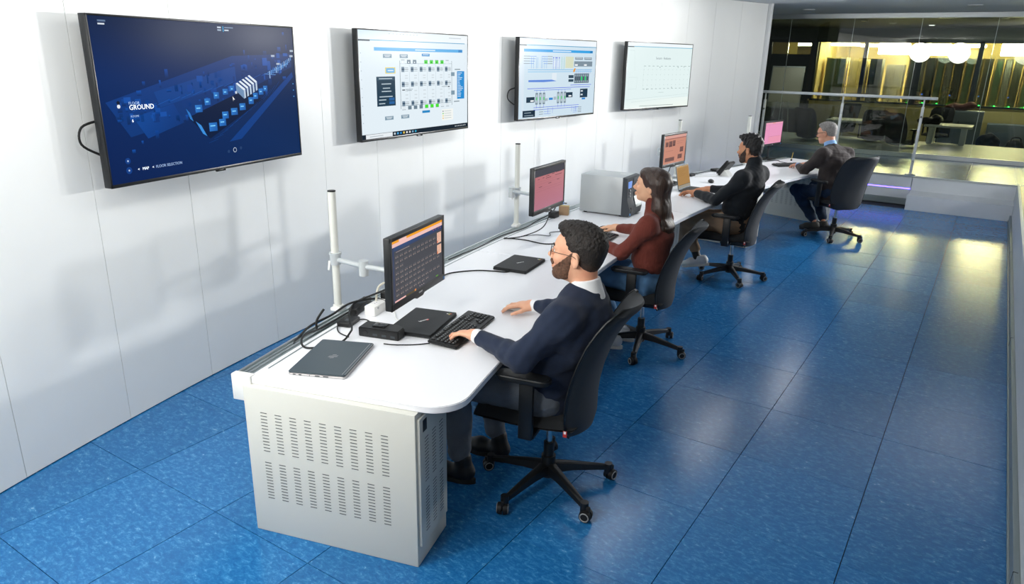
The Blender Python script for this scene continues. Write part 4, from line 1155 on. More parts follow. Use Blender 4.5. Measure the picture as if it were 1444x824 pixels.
disc(A, 0.585, 0.895, 0.018, '#c0d0e4', 4); disc(A, 0.585, 0.895, 0.014, '#082450', 5); disc(A, 0.55, 0.90, 0.012, '#24406c', 4); disc(A, 0.62, 0.887, 0.012, '#24406c', 4)
A.poly([(0.600, 0.505), (0.612, 0.53), (0.604, 0.528), (0.602, 0.54)], '#ffffff', 6); A.r(0.617, 0.47, 0.628, 0.488, '#c8d4e2', 6)
A.text(0.108, 0.520, 0.026, 'FLOOR', 'txt_grey').text(0.108, 0.552, 0.044, 'GROUND', 'txt_white').text(0.110, 0.598, 0.018, 'ROOMS', 'txt_grey').text(0.112, 0.628, 0.028, '6', 'txt_white')
A.text(0.108, 0.935, 0.026, '<', 'txt_white').text(0.128, 0.935, 0.026, 'MAP', 'txt_white').text(0.170, 0.935, 0.026, '<', 'txt_white').text(0.186, 0.935, 0.026, 'FLOOR SELECTION', 'txt_grey')
television(0, -11.48, 1.714, 'wall television showing a dark blue building model, nearest the camera', A)
# 2: terminal diagram
A = Art(); A.r(0, 0, 1, 1, '#e3eff6', 0); A.grad(0, 0, 1, 0.085, ['#cfe4f4', '#f0f6fa', '#f0f6fa', '#e6f0f6'], 1)
A.r(0.0, 0.083, 0.09, 0.098, '#3b4c58', 2).r(0.09, 0.083, 0.97, 0.090, '#3d9bc4', 2).r(0.12, 0.150, 0.945, 0.182, '#57aee6', 2).r(0.90, 0.152, 0.94, 0.180, '#2d86c8', 3).r(0.47, 0.160, 0.66, 0.172, '#cfe6f6', 3)
for (x, y) in ((0.19, 0.21), (0.33, 0.21), (0.19, 0.80), (0.33, 0.80)): A.r(x, y, x + 0.072, y + 0.036, '#7d97a8', 2); A.r(x + 0.01, y + 0.008, x + 0.062, y + 0.014, '#dfe8ee', 3); A.r(x + 0.016, y + 0.02, x + 0.055, y + 0.026, '#dfe8ee', 3)
A.r(0.53, 0.20, 0.605, 0.226, '#1f86c4', 2).r(0.54, 0.207, 0.595, 0.214, '#cfe6f6', 3).r(0.525, 0.775, 0.60, 0.80, '#1f86c4', 2)
A.r(0.205, 0.335, 0.29, 0.392, '#e8d24a', 2).r(0.212, 0.342, 0.283, 0.385, '#6fb6ea', 3).r(0.225, 0.36, 0.272, 0.369, '#eef4f8', 4)
A.r(0.13, 0.42, 0.285, 0.70, '#12364a', 2).r(0.135, 0.425, 0.28, 0.455, '#2a4c60', 3)
for k, (x, y, w_) in enumerate([(0.15, 0.435, 0.11), (0.17, 0.485, 0.08), (0.18, 0.525, 0.06), (0.17, 0.555, 0.08), (0.15, 0.605, 0.11), (0.145, 0.635, 0.06), (0.145, 0.67, 0.05)]): A.r(x, y, x + w_, y + 0.009, '#b9cad4', 4)
A.r(0.23, 0.622, 0.275, 0.648, '#1f5f9c', 4).r(0.23, 0.657, 0.275, 0.683, '#1f5f9c', 4)
X = [0.33 + 0.083 * k for k in range(7)]
for x in X[0:1] + X[6:7]: A.r(x - 0.0015, 0.27, x + 0.0015, 0.74, '#5f7078', 2)
for x in X[1:6]: A.r(x - 0.0008, 0.30, x + 0.0008, 0.72, '#a9b8c0', 2)
A.r(X[0], 0.298, X[6], 0.301, '#8a9aa2', 2).r(X[0], 0.708, X[6], 0.711, '#8a9aa2', 2)
for k in range(6):
    x = X[k] + 0.012
    for y in (0.33, 0.475, 0.665):
        A.r(x, y, x + 0.026, y + 0.05, '#72889a', 3); A.r(x, y + 0.018, x + 0.026, y + 0.03, '#23425a', 4); A.r(x + 0.028, y + 0.022, x + 0.062, y + 0.027, '#3c4c55', 3); A.r(x + 0.03, y + 0.006, x + 0.06, y + 0.012, '#aab8c0', 3); A.r(x + 0.03, y + 0.038, x + 0.06, y + 0.044, '#aab8c0', 3)
    for y in (0.41, 0.435, 0.56, 0.60, 0.635): A.r(x + 0.03, y, x + 0.055, y + 0.01, '#cfd9df', 3)
for k in range(9):
    x = 0.34 + k * 0.053
    c = '#44e02a' if k in (4, 5, 6, 7) else ('#6c8190' if k in (1, 2) else '#dfe9ef')
    if k != 3: A.r(x, 0.262, x + 0.032, 0.30, c, 3); A.r(x, 0.262, x + 0.032, 0.267, '#7d8d95', 4); A.r(x + 0.01, 0.28, x + 0.02, 0.293, '#2b5a30' if k in (4, 5, 6, 7) else '#f0f6fa', 4)
    c = '#44e02a' if k in (4, 5, 6) else ('#6c8190' if k in (1, 2, 3) else '#dfe9ef')
    A.r(x, 0.715, x + 0.032, 0.752, c, 3); A.r(x, 0.748, x + 0.032, 0.752, '#7d8d95', 4)
A.r(0.345, 0.55, 0.37, 0.56, '#26323a', 3).r(0.375, 0.548, 0.44, 0.553, '#7d8d95', 3).r(0.385, 0.56, 0.43, 0.565, '#7d8d95', 3).r(0.785, 0.535, 0.805, 0.545, '#26323a', 3).r(0.72, 0.535, 0.78, 0.54, '#7d8d95', 3)
A.r(0.82, 0.39, 0.858, 0.43, '#7d97a8', 3).r(0.82, 0.585, 0.858, 0.63, '#7d97a8', 3).r(0.885, 0.38, 0.965, 0.68, '#1d8ad0', 2)
for k in range(16): A.r(0.892, 0.395 + k * 0.017, 0.892 + rr.uniform(0.02, 0.06), 0.402 + k * 0.017, '#cfe6f6', 3)
A.r(0.86, 0.355, 0.92, 0.365, '#7d8d95', 3).r(0.85, 0.70, 0.91, 0.71, '#7d8d95', 3)
A.r(0.72, 0.78, 0.84, 0.90, '#f3f6f2', 2)
for k, c in enumerate(('#6c8190', '#44c02a', '#e8d24a', '#e8b44a')): A.r(0.728, 0.795 + k * 0.025, 0.738, 0.808 + k * 0.025, c, 3); A.r(0.745, 0.798 + k * 0.025, 0.82, 0.804 + k * 0.025, '#b8c4c8', 3)
A.r(0.0, 0.955, 1.0, 1.0, '#10202c', 2).r(0.03, 0.958, 0.25, 0.998, '#e8eef2', 3).r(0.06, 0.976, 0.17, 0.982, '#a8b4ba', 4)
for k, c in enumerate(('#c8d4dc', '#4fa8e0', '#2a8ad0', '#e8c85a', '#e8e8e8', '#d8d8d8', '#7aa8c8', '#2fa4c8')): A.r(0.262 + k * 0.027, 0.967, 0.276 + k * 0.027, 0.987, c, 3)
for k in range(7): A.r(0.86 + k * 0.018, 0.972, 0.868 + k * 0.018, 0.984, '#c8d0d4', 3)
for k in range(9): A.r(0.24 + 0.03 * k + rr.random() * 0.01, 0.02, 0.255 + 0.03 * k, 0.026, '#b0bec6', 3)
A.r(0.80, 0.03, 0.93, 0.038, '#c2ccd2', 3)
for k in range(9): A.r(0.012, 0.2 + k * 0.08, 0.018, 0.21 + k * 0.08, '#b8c6d2', 2)
television(1, -4.07, 1.733, 'wall television showing a white diagram with bright green boxes', A)
# 3: blue pipe diagram
A = Art(); A.r(0, 0, 1, 1, '#cfe2ee', 0).grad(0, 0, 1, 0.08, ['#cfe4f6', '#f2f8fc', '#f2f8fc', '#e0ecf4'], 1).r(0, 0.078, 0.08, 0.093, '#2c3f4c', 2).r(0.08, 0.078, 1, 0.087, '#3d9bc4', 2)
A.r(0.05, 0.13, 0.95, 0.165, '#2da0e2', 2).r(0.40, 0.142, 0.64, 0.154, '#e3f1fa', 3).r(0.91, 0.135, 0.945, 0.160, '#1e78b4', 3).grad(0.0, 0.09, 0.06, 0.95, ['#dfeaf4', '#d6e5f0', '#d6e5f0', '#c8e0ee'], 1)
for k in range(4):
    y = 0.215 + k * 0.03
    A.r(0.05, y, 0.12, y + 0.008, '#8a98a4', 2).r(0.12, y + 0.002, 0.20 - 0.01 * k, y + 0.007, '#3a78d8', 2).r(0.34, y, 0.40, y + 0.008, '#8a98a4', 2).r(0.26 + 0.01 * k, y + 0.002, 0.34, y + 0.007, '#3a78d8', 2)
for x in (0.14, 0.165, 0.20, 0.215, 0.26, 0.275, 0.30, 0.325): A.r(x, 0.23, x + 0.003, 0.37, '#4aa0e0', 2)
A.r(0.41, 0.27, 0.44, 0.35, '#dbe9f4', 2).r(0.455, 0.27, 0.485, 0.35, '#dbe9f4', 2)
for x in (0.41, 0.44, 0.455, 0.485): A.r(x, 0.23, x + 0.003, 0.38, '#4a60e0', 3); A.r(x - 0.004, 0.225, x + 0.007, 0.24, '#2f46d0', 3)
for x in (0.52, 0.55): A.r(x, 0.22, x + 0.003, 0.38, '#58c070', 3)
A.r(0.57, 0.215, 0.68, 0.365, '#d6dcc0', 2)
for (x, y) in ((0.70, 0.22), (0.83, 0.22)): A.r(x, y, x + 0.11, y + 0.035, '#8a9aa6', 3); A.r(x + 0.01, y + 0.008, x + 0.10, y + 0.016, '#d0dae0', 4)
A.r(0.69, 0.275, 0.95, 0.345, '#7d8f9c', 2).r(0.70, 0.315, 0.74, 0.335, '#f4f8fa', 3).r(0.83, 0.315, 0.87, 0.335, '#f4f8fa', 3)
for y, c in ((0.385, '#4aa8e0'), (0.41, '#5ab8ea')): A.r(0.10, y, 0.95, y + 0.006, c, 3)
A.poly([(0.68, 0.40), (0.695, 0.37), (0.715, 0.37), (0.70, 0.42), (0.68, 0.42)], '#e89a2a', 4)
for k in range(14): A.r(0.72 + k * 0.016, 0.385, 0.722 + k * 0.016, 0.44, '#4a70d8', 3)
A.r(0.70, 0.44, 0.91, 0.57, '#5d6f7c', 2)
for k in range(7): A.r(0.71 + k * 0.028, 0.45, 0.728 + k * 0.028, 0.56, '#8fa2ae', 3); A.r(0.71 + k * 0.028, 0.48, 0.728 + k * 0.028, 0.535, '#20d070' if k in (3, 5) else '#465864', 4)
A.r(0.62, 0.46, 0.69, 0.50, '#2a4658', 3).r(0.62, 0.515, 0.69, 0.55, '#2a4658', 3)
A.poly([(0.11, 0.515), (0.40, 0.515), (0.46, 0.535), (0.30, 0.545), (0.11, 0.54)], '#5a86d8', 3).r(0.40, 0.43, 0.46, 0.52, '#dfeaf2', 2).r(0.10, 0.62, 0.93, 0.627, '#4a60e0', 3).r(0.18, 0.645, 0.66, 0.651, '#4a78e0', 3).r(0.65, 0.59, 0.95, 0.597, '#4a60e0', 3)
for x in (0.20, 0.245, 0.29, 0.475, 0.52, 0.565):
    A.r(x, 0.68, x + 0.03, 0.83, '#7a8d98', 3); A.r(x + 0.006, 0.70, x + 0.024, 0.81, '#b8c8d0', 4); A.r(x + 0.010, 0.735, x + 0.020, 0.775, '#30d060', 5); A.r(x + 0.013, 0.65, x + 0.016, 0.68, '#4a60e0', 3); A.r(x + 0.013, 0.83, x + 0.016, 0.88, '#4a60e0', 3)
A.r(0.09, 0.73, 0.19, 0.80, '#18364a', 3).r(0.14, 0.77, 0.18, 0.79, '#eef4f8', 4).r(0.595, 0.69, 0.685, 0.76, '#18364a', 3).r(0.63, 0.73, 0.67, 0.75, '#eef4f8', 4).r(0.37, 0.75, 0.42, 0.78, '#2d86d0', 3).r(0.32, 0.755, 0.355, 0.79, '#aab8c2', 3).r(0.43, 0.74, 0.465, 0.78, '#aab8c2', 3)
A.r(0.79, 0.65, 0.90, 0.77, '#18364a', 3).r(0.80, 0.67, 0.83, 0.69, '#d0dce4', 4).r(0.80, 0.72, 0.83, 0.74, '#d0dce4', 4).r(0.82, 0.775, 0.87, 0.80, '#2d86d0', 3)
for y in (0.865, 0.895): A.r(0.18, y, 0.78, y + 0.006, '#4a60e0', 3)
for k in range(4): A.r(0.25, 0.955 - 0.03 * k, 0.30, 0.963 - 0.03 * k, '#8a98a4', 3); A.r(0.31, 0.957 - 0.03 * k, 0.40, 0.961 - 0.03 * k, '#4a78e0', 3); A.r(0.70, 0.90 + 0.022 * k, 0.76, 0.904 + 0.022 * k, '#4a78e0', 3); A.r(0.77, 0.898 + 0.022 * k, 0.82, 0.906 + 0.022 * k, '#8a98a4', 3)
for x in (0.36, 0.42, 0.68, 0.735): A.r(x, 0.88, x + 0.003, 0.955, '#4a60e0', 3)
A.r(0.05, 0.90, 0.20, 0.985, '#132c3e', 3).r(0.07, 0.925, 0.15, 0.933, '#9fb2be', 4).r(0.07, 0.96, 0.18, 0.968, '#9fb2be', 4)
television(2, 3.97, 1.746, 'wall television showing a pale blue pipework diagram', A)
# 4: pale ambient sensor plan
A = Art(); A.r(0, 0, 1, 1, '#e4f3f2', 0).r(0, 0, 1, 0.05, '#f2f9fc', 1).r(0, 0.058, 0.09, 0.07, '#2c3f4c', 2).r(0.09, 0.055, 1, 0.064, '#6fb6d4', 2).grad(0, 0.85, 1, 1, ['#e4f3f2', '#eef8f4', '#f2faf2', '#eef8f4'], 1)
for x0, y0, x1, y1 in ((0.03, 0.12, 0.10, 0.12), (0.10, 0.12, 0.12, 0.42), (0.04, 0.52, 0.16, 0.52), (0.16, 0.52, 0.16, 0.70), (0.04, 0.70, 0.16, 0.70), (0.02, 0.86, 0.98, 0.80), (0.10, 0.90, 0.95, 0.84)): A.line(x0, y0, x1, y1, 0.0012, '#b9ccca', 2)
for k in range(12):
    x = 0.25 + k * 0.064
    A.r(x, 0.345, x + 0.03, 0.352, '#93a8a6', 2).r(x, 0.70, x + 0.03, 0.707, '#93a8a6', 2)
    for y in (0.40, 0.48, 0.56, 0.64): A.r(x, y, x + 0.006, y + 0.008, '#a8bcba', 2)
    A.line(x + 0.01, 0.35, x + 0.01, 0.705, 0.0006, '#d3e2e0', 1)
for x, y in ((0.49, 0.36), (0.78, 0.36), (0.88, 0.35), (0.31, 0.70), (0.70, 0.68)): A.r(x, y, x + 0.008, y + 0.014, '#35474a', 3)
A.line(0.25, 0.35, 0.25, 0.70, 0.0008, '#a8bcba', 2); A.r(0.50, 0.76, 0.58, 0.766, '#b9ccca', 2).r(0.22, 0.965, 0.75, 0.970, '#4a5c5e', 2)
A.text(0.42, 0.245, 0.055, 'Sensors · Ambiente', 'txt_dark')
television(3, 11.32, 1.759, 'wall television showing a pale floor plan titled Sensors Ambiente, farthest from the camera', A)

# ------------------------------------------------------------------ desk poles with monitor arms, and monitors
def pole(ph, r, zt, zc, pts, label, z_arm=None):
    b = pol(r, ph, DZ); t = thing('monitor_pole', label, 'pole', PM(r, ph, DZ), 'white monitor poles along the cable rail')
    bm = N(); cylz(bm, 0.0195, 0, 0, 0, zt - DZ, seg=28); make('tube', bm, 'pole_white', t)
    bm = N(); cylz(bm, 0.0198, 0, 0, zt - DZ, zt - DZ + 0.006, seg=28); make('end_cap', bm, 'black', t)
    bm = N(); box(bm, 0.07, 0.05, 0.02, T(0, 0, 0.012), 0.004); cylz(bm, 0.026, 0, 0, 0.0, 0.03); make('foot_clamp', bm, 'white_plastic', t)
    if pts:
        z = zc - DZ
        bm = N(); cylz(bm, 0.027, 0, 0, z - 0.025, z + 0.03, seg=28); cylz(bm, 0.031, 0, 0, z + 0.025, z + 0.036, seg=28); co = make('arm_collar', bm, 'pole_grey', t)
        bm = N(); box(bm, 0.006, 0.012, 0.05, T(-0.02, 0.025, z - 0.03) @ RX(8), 0.002); make('clamp_lever', bm, 'white_plastic', co)
        Mi = PM(r, ph, DZ).inverted(); P = [Vector((0, 0, z))] + [Mi @ Vector(p) for p in pts]
        for a, b_ in zip(P[:-1], P[1:]):
            bm = N(); d = (b_ - a).normalized(); tube(bm, [a + d * 0.02, b_ - d * 0.012], 0.0125, 14); make('arm', bm, 'pole_grey', t)
        for k, p in enumerate(P[1:-1]):
            bm = N(); cylz(bm, 0.024, p.x, p.y, p.z - 0.045, p.z + 0.03, seg=26); cylz(bm, 0.0245, p.x, p.y, p.z + 0.004, p.z + 0.008, seg=26); make('arm_joint', bm, 'pole_grey', t)
        e = P[-1]; bm = N(); box(bm, 0.10, 0.012, 0.10, T(e.x, e.y - 0.006, e.z), 0.003); make('mount_plate', bm, 'black', t)
    return t
def monitor(loc, ph, rot, label, art, W=0.53, H=0.325, stand=False, off=0):
    M = T(*loc) @ RZ(90 - ph + rot)
    t = thing('desk_monitor', label, 'monitor', M, 'black desk monitors')
    D = 0.03
    bm = N(); bx(bm, -W / 2, W / 2, 0, D, -H / 2, H / 2, bevel=0.005); bx(bm, -W * 0.33, W * 0.33, D, D + 0.02, -H * 0.32, H * 0.3, bevel=0.008); make('housing', bm, 'mon_black', t)
    b = 0.019; bb = 0.032
    bm = N(); bx(bm, -W / 2, W / 2, -0.004, 0.002, H / 2 - b, H / 2, bevel=0.0015); bx(bm, -W / 2, W / 2, -0.004, 0.002, -H / 2, -H / 2 + bb, bevel=0.0015)
    bx(bm, -W / 2, -W / 2 + b, -0.004, 0.002, -H / 2, H / 2, bevel=0.0015); bx(bm, W / 2 - b, W / 2, -0.004, 0.002, -H / 2, H / 2, bevel=0.0015)
    prism(bm, [(-0.05, -H / 2 + 0.002), (-0.03, -H / 2 - 0.010), (0.03, -H / 2 - 0.010), (0.05, -H / 2 + 0.002)], -0.003, 0.012, RX(90) @ T(0, 0, 0) @ Matrix.Diagonal((1, 1, -1, 1)))
    bz = make('bezel', bm, 'mon_black', t)
    s_ = art_mesh('screen', art, W - 2 * b, H - b - bb, t, -0.0008); s_.location.z = (bb - b) / 2
    screen_text(art, W - 2 * b, H - b - bb, s_, -0.0008)
    text_mesh('PHILIPS', 0.011, T(0.005, -0.0042, -H / 2 + 0.011) @ RX(90), 'print_white', bz, 'brand_lettering', 'CENTER')
    bm = N(); box(bm, 0.014, 0.001, 0.014, T(W / 2 - 0.011, -0.0044, -H / 2 + 0.012)); make('energy_sticker', bm, 'sticker_blue', bz, False)
    if stand:
        zz = DZ - loc[2]
        bm = N(); bx(bm, -0.02, 0.02, D, D + 0.02, zz + 0.012, -H / 2 + 0.1, bevel=0.004); make('stand_neck', bm, 'mon_black', t)
        bm = N(); prism(bm, rrect(0.22, 0.17, 0.05, 6, 0, 0.04), zz + 0.0005, zz + 0.012); make('stand_base', bm, 'mon_black', t)
    return t
A1 = Art(); A1.r(0, 0, 1, 1, '#4a4b51', 0).grad(0, 0.10, 0.04, 1, ['#3a4562', '#3a4562', '#454a5c', '#454a5c'], 1).r(0, 0, 1, 0.042, '#f0a02a', 1).r(0.13, 0.0, 0.27, 0.042, '#f2c7c0', 2).r(0, 0.042, 1, 0.10, '#f0c3bd', 1).grad(0, 0.10, 1, 0.17, ['#34507e', '#2e4874', '#3a4460', '#3c4866'], 1)
A1.r(0.07, 0.185, 0.32, 0.195, '#9c8f92', 2)
def icons(y, rows, cols_, x1=0.86):
    for r_ in range(rows):
        for c_ in range(cols_[r_]):
            x = 0.06 + c_ * 0.082; yy = y + r_ * 0.085
            A1.r(x, yy, x + 0.055, yy + 0.004, '#6f757a', 2); A1.r(x, yy + 0.018, x + 0.018, yy + 0.042, '#8d7f7a', 2); A1.r(x + 0.026, yy + 0.022, x + 0.05, yy + 0.028, '#b39a92', 2); A1.r(x + 0.03, yy + 0.036, x + 0.052, yy + 0.042, '#77807c', 2)
icons(0.245, 3, [11, 11, 2]); icons(0.515, 3, [11, 11, 7]); icons(0.785, 2, [11, 8])
A1.r(0.885, 0.20, 0.975, 0.385, '#edc0a8', 2).r(0.885, 0.42, 0.975, 0.58, '#edc0a8', 2)
for k in range(5): A1.r(0.90, 0.22 + k * 0.03, 0.96, 0.226 + k * 0.03, '#c88f72', 3); A1.r(0.90, 0.44 + k * 0.026, 0.96, 0.446 + k * 0.026, '#c88f72', 3)
A1.r(0.885, 0.34, 0.90, 0.38, '#e05a3a', 3).r(0.885, 0.53, 0.90, 0.575, '#e0702a', 3).r(0.85, 0.955, 0.90, 0.978, '#5f9a3a', 2).r(0.03, 0.975, 0.23, 1.0, '#f0bdb8', 2).r(0.23, 0.975, 0.43, 1.0, '#5a5038', 2).r(0.40, 0.965, 0.43, 1.0, '#d88a4a', 3)
for x in (0.50, 0.54, 0.58): A1.r(x, 0.955, x + 0.014, 0.968, '#b8a8a8', 2)
for x in (0.80, 0.85, 0.91, 0.95): A1.r(x, 0.115, x + 0.014, 0.128, '#c0506a', 2)
monitor((-2.075, 2.405, 1.075), -13.4, 0, 'black monitor with a dark grey icon screen in front of the man in navy', A1)
A2 = Art(); A2.r(0, 0, 1, 1, '#b87880', 0).r(0, 0, 1, 0.17, '#4a4a52', 1).grad(0, 0.17, 1, 1, ['#b87478', '#c07f82', '#b5788a', '#b07384'], 1)
for k, (x, y, w_) in enumerate([(0.10, 0.23, 0.06), (0.25, 0.22, 0.06), (0.36, 0.20, 0.12), (0.36, 0.25, 0.18), (0.56, 0.18, 0.10), (0.70, 0.17, 0.24), (0.68, 0.24, 0.24), (0.14, 0.43, 0.10), (0.45, 0.40, 0.10), (0.75, 0.37, 0.08)]): A2.r(x, y, x + w_, y + 0.012, '#5a4248', 2)
for y in (0.30, 0.36, 0.48, 0.54): A2.r(0.05, y, 0.92, y + 0.004, '#9c666e', 2)
monitor((-2.525, 4.335, 1.10), -6.0, 0, 'black monitor with a dusky pink screen on the pole beside the label printer', A2)
A3_ = Art(); A3_.r(0, 0, 1, 1, '#c98c78', 0).r(0, 0.0, 1, 0.10, '#d8a296', 1).r(0, 0.10, 1, 0.13, '#9c6a62', 1)
for x, y, w_, h_ in ((0.06, 0.22, 0.12, 0.16), (0.21, 0.20, 0.15, 0.20), (0.38, 0.19, 0.12, 0.20), (0.74, 0.46, 0.16, 0.18), (0.08, 0.78, 0.42, 0.14), (0.66, 0.72, 0.20, 0.16)):
    A3_.r(x, y, x + w_, y + h_, '#6a4c48', 2)
    for k in range(3): A3_.r(x + 0.01, y + 0.02 + k * 0.045, x + w_ - 0.02, y + 0.032 + k * 0.045, '#94706a', 3)
for x, y, w_ in ((0.58, 0.24, 0.32), (0.58, 0.31, 0.26), (0.08, 0.54, 0.34)): A3_.r(x, y, x + w_, y + 0.012, '#a8766a', 2)
monitor((-2.62, 6.95, 1.115), 3.9, 0, 'black monitor with a salmon screen above the open laptop', A3_)
A4 = Art(); A4.r(0, 0, 1, 1, '#e99ac0', 0).r(0, 0, 1, 0.06, '#eaa6b8', 1).r(0.4, 0.02, 0.55, 0.045, '#d89060', 2).r(0.0, 0.10, 1, 0.105, '#b06c94', 2).r(0.22, 0.12, 0.225, 0.95, '#c47aa4', 2).r(0.24, 0.66, 1, 0.665, '#8c4c74', 2).r(0.24, 0.665, 1, 0.96, '#ea9ab4', 1).r(0.02, 0.35, 0.2, 0.355, '#c47aa4', 2).r(0.02, 0.93, 0.12, 0.94, '#7c3c64', 2)
monitor((-2.44, 10.05, 1.06), 15.2, 4, 'black monitor with a bright pink screen on a stand at the far desk', A4, stand=True)
pole(-12.9, 15.555, 1.327, 0.985, [(-2.429, 2.409, 0.985), (-2.106, 2.413, 1.0)], 'white monitor pole with folding grey arm nearest the camera')
pole(-4.9, 15.53, 1.345, 0.985, [(-2.917, 4.454, 1.01), (-2.585, 4.345, 1.03)], 'white monitor pole with grey arm left of the label printer')
pole(6.9, 15.53, 1.335, 0.985, [(-3.05, 7.63, 1.0), (-2.68, 6.947, 1.04)], 'white monitor pole behind the salmon monitor')
pole(12.9, 15.50, 1.31, 0.98, None, 'white monitor pole in front of the wall end')
# ------------------------------------------------------------------ things on the desk
def wm(x, y, ang): return T(x, y, DZ) @ RZ(ang)
def soft(bm, off, seg=2, lim=1.2):
    bmesh.ops.recalc_face_normals(bm, faces=bm.faces[:])
    es = [e for e in bm.edges if e.calc_face_angle(0) > lim]
    bmesh.ops.bevel(bm, geom=es, offset=off, segments=seg, affect='EDGES')
# silver-edged closed laptop (local x = depth, y = width)
t = thing('closed_laptop', 'closed dark grey laptop with silver edges on the near corner of the desk', 'laptop', wm(-2.180, 1.955, 24.5))
W, L = 0.245, 0.355
bm = N(); prism(bm, rrect(W, L, 0.012), 0.002, 0.0105); soft(bm, 0.002); make('base', bm, 'laptop_silver', t)
bm = N(); prism(bm, rrect(W, L, 0.012), 0.012, 0.0185); soft(bm, 0.002); lid = make('lid', bm, 'laptop_hp', t)
bm = N(); bx(bm, -W / 2 + 0.008, W / 2 - 0.008, -L / 2 + 0.006, L / 2 - 0.006, 0.0098, 0.0125); make('gap_shadow_line', bm, 'slot', t, False)
bm = N(); bx(bm, W / 2 - 0.016, W / 2 - 0.0145, -L / 2 + 0.01, L / 2 - 0.01, 0.0184, 0.0188); bx(bm, W / 2 - 0.004, W / 2 - 0.0025, -L / 2 + 0.01, L / 2 - 0.01, 0.0172, 0.0186); make('silver_edge_line', bm, 'laptop_silver', lid, False)
bm = N()
for k, (x, w_) in enumerate(((-0.10, 0.012), (-0.075, 0.012), (-0.03, 0.003), (-0.005, 0.02), (0.03, 0.022))): bx(bm, x, x + w_, -L / 2 - 0.0006, -L / 2 + 0.001, 0.004, 0.0085)
make('ports', bm, 'slot', t, False)
bm = N()
for k, (a, b_) in enumerate(((-0.018, 0.010), (-0.007, 0.022), (0.004, 0.022), (0.015, 0.010))):
    z = 0.0187; h = b_
    pts = [(-h * 0.9 + 0.002, a - h * 0.25), (h * 0.9, a + h * 0.25), (h * 0.9, a + h * 0.25 + 0.0028), (-h * 0.9 + 0.002, a - h * 0.25 + 0.0028)]
    prism(bm, pts, 0.0183, z)
make('slashed_bar_logo', bm, 'laptop_silver', lid, False)
for sx in (-1, 1):
    bm = N(); bx(bm, sx * 0.09 - 0.02, sx * 0.09 + 0.02, -0.12, 0.12, 0, 0.0025); make('foot', bm, 'rubber', t, False)

def thin_laptop(x, y, ang, label, W=0.228, L=0.335, red=True):
    t = thing('closed_laptop', label, 'laptop', wm(x, y, ang))
    bm = N(); prism(bm, rrect(W, L, 0.008), 0.002, 0.013); soft(bm, 0.002); make('base', bm, 'laptop_black', t)
    bm = N(); prism(bm, rrect(W - 0.002, L - 0.002, 0.008), 0.0138, 0.0205); soft(bm, 0.002); lid = make('lid', bm, 'laptop_black', t)
    bm = N(); bx(bm, -W / 2 + 0.01, W / 2 - 0.01, -L / 2 + 0.01, L / 2 - 0.01, 0.0, 0.0025); make('foot_strip', bm, 'rubber', t, False)
    text_mesh('lenovo', 0.020, T(-0.006, -0.022, 0.0206) @ RZ(62), 'print_white', lid, 'brand_lettering', 'LEFT')
    if red:
        bm = N(); bx(bm, 0.012, 0.022, 0.012, 0.030, 0.0204, 0.0208); make('red_mark', bm, 'print_red', lid, False)
    Ms = T(W / 2 - 0.030, L / 2 - 0.035, 0.0206)
    for k, (m_, dx, dy) in enumerate((('print_white', -0.008, 0), ('print_green', 0, 0.008), ('print_red', 0.008, 0.004), ('print_yellow', 0.004, -0.008))):
        bm = N(); box(bm, 0.009, 0.008, 0.0005, Ms @ T(dx, dy, 0)); make('sticker_piece', bm, m_, lid, False)
    return t
tp = thin_laptop(-2.150, 2.512, 16, 'closed black laptop clipped to the black docking station below the dark monitor')
thin_laptop(-2.334, 3.670, 9, 'closed black laptop with a cable lying alone beside the bearded man\'s head', 0.222, 0.325, False)
# docking station
t = thing('docking_station', 'black docking station with round button at the left end of a closed laptop', 'dock', wm(-2.205, 2.292, 16))
bm = N(); prism(bm, [(-0.105, -0.045), (0.10, -0.045), (0.10, 0.02), (0.06, 0.045), (-0.105, 0.045)], 0.0, 0.046); soft(bm, 0.004); make('body', bm, 'black', t)
bm = N(); cyl(bm, 0.012, 0.012, 0.003, T(-0.07, -0.046, 0.022) @ RX(90), 20); make('power_button', bm, 'black_gloss', t)
bm = N(); bx(bm, -0.045, 0.02, -0.02, 0.03, 0.0455, 0.052, bevel=0.002); make('slider', bm, 'black_gloss', t)
for k in range(3):
    bm = N(); bx(bm, -0.03 + k * 0.045, -0.008 + k * 0.045, -0.0462, -0.044, 0.012, 0.022); make('port', bm, 'slot', t, False)

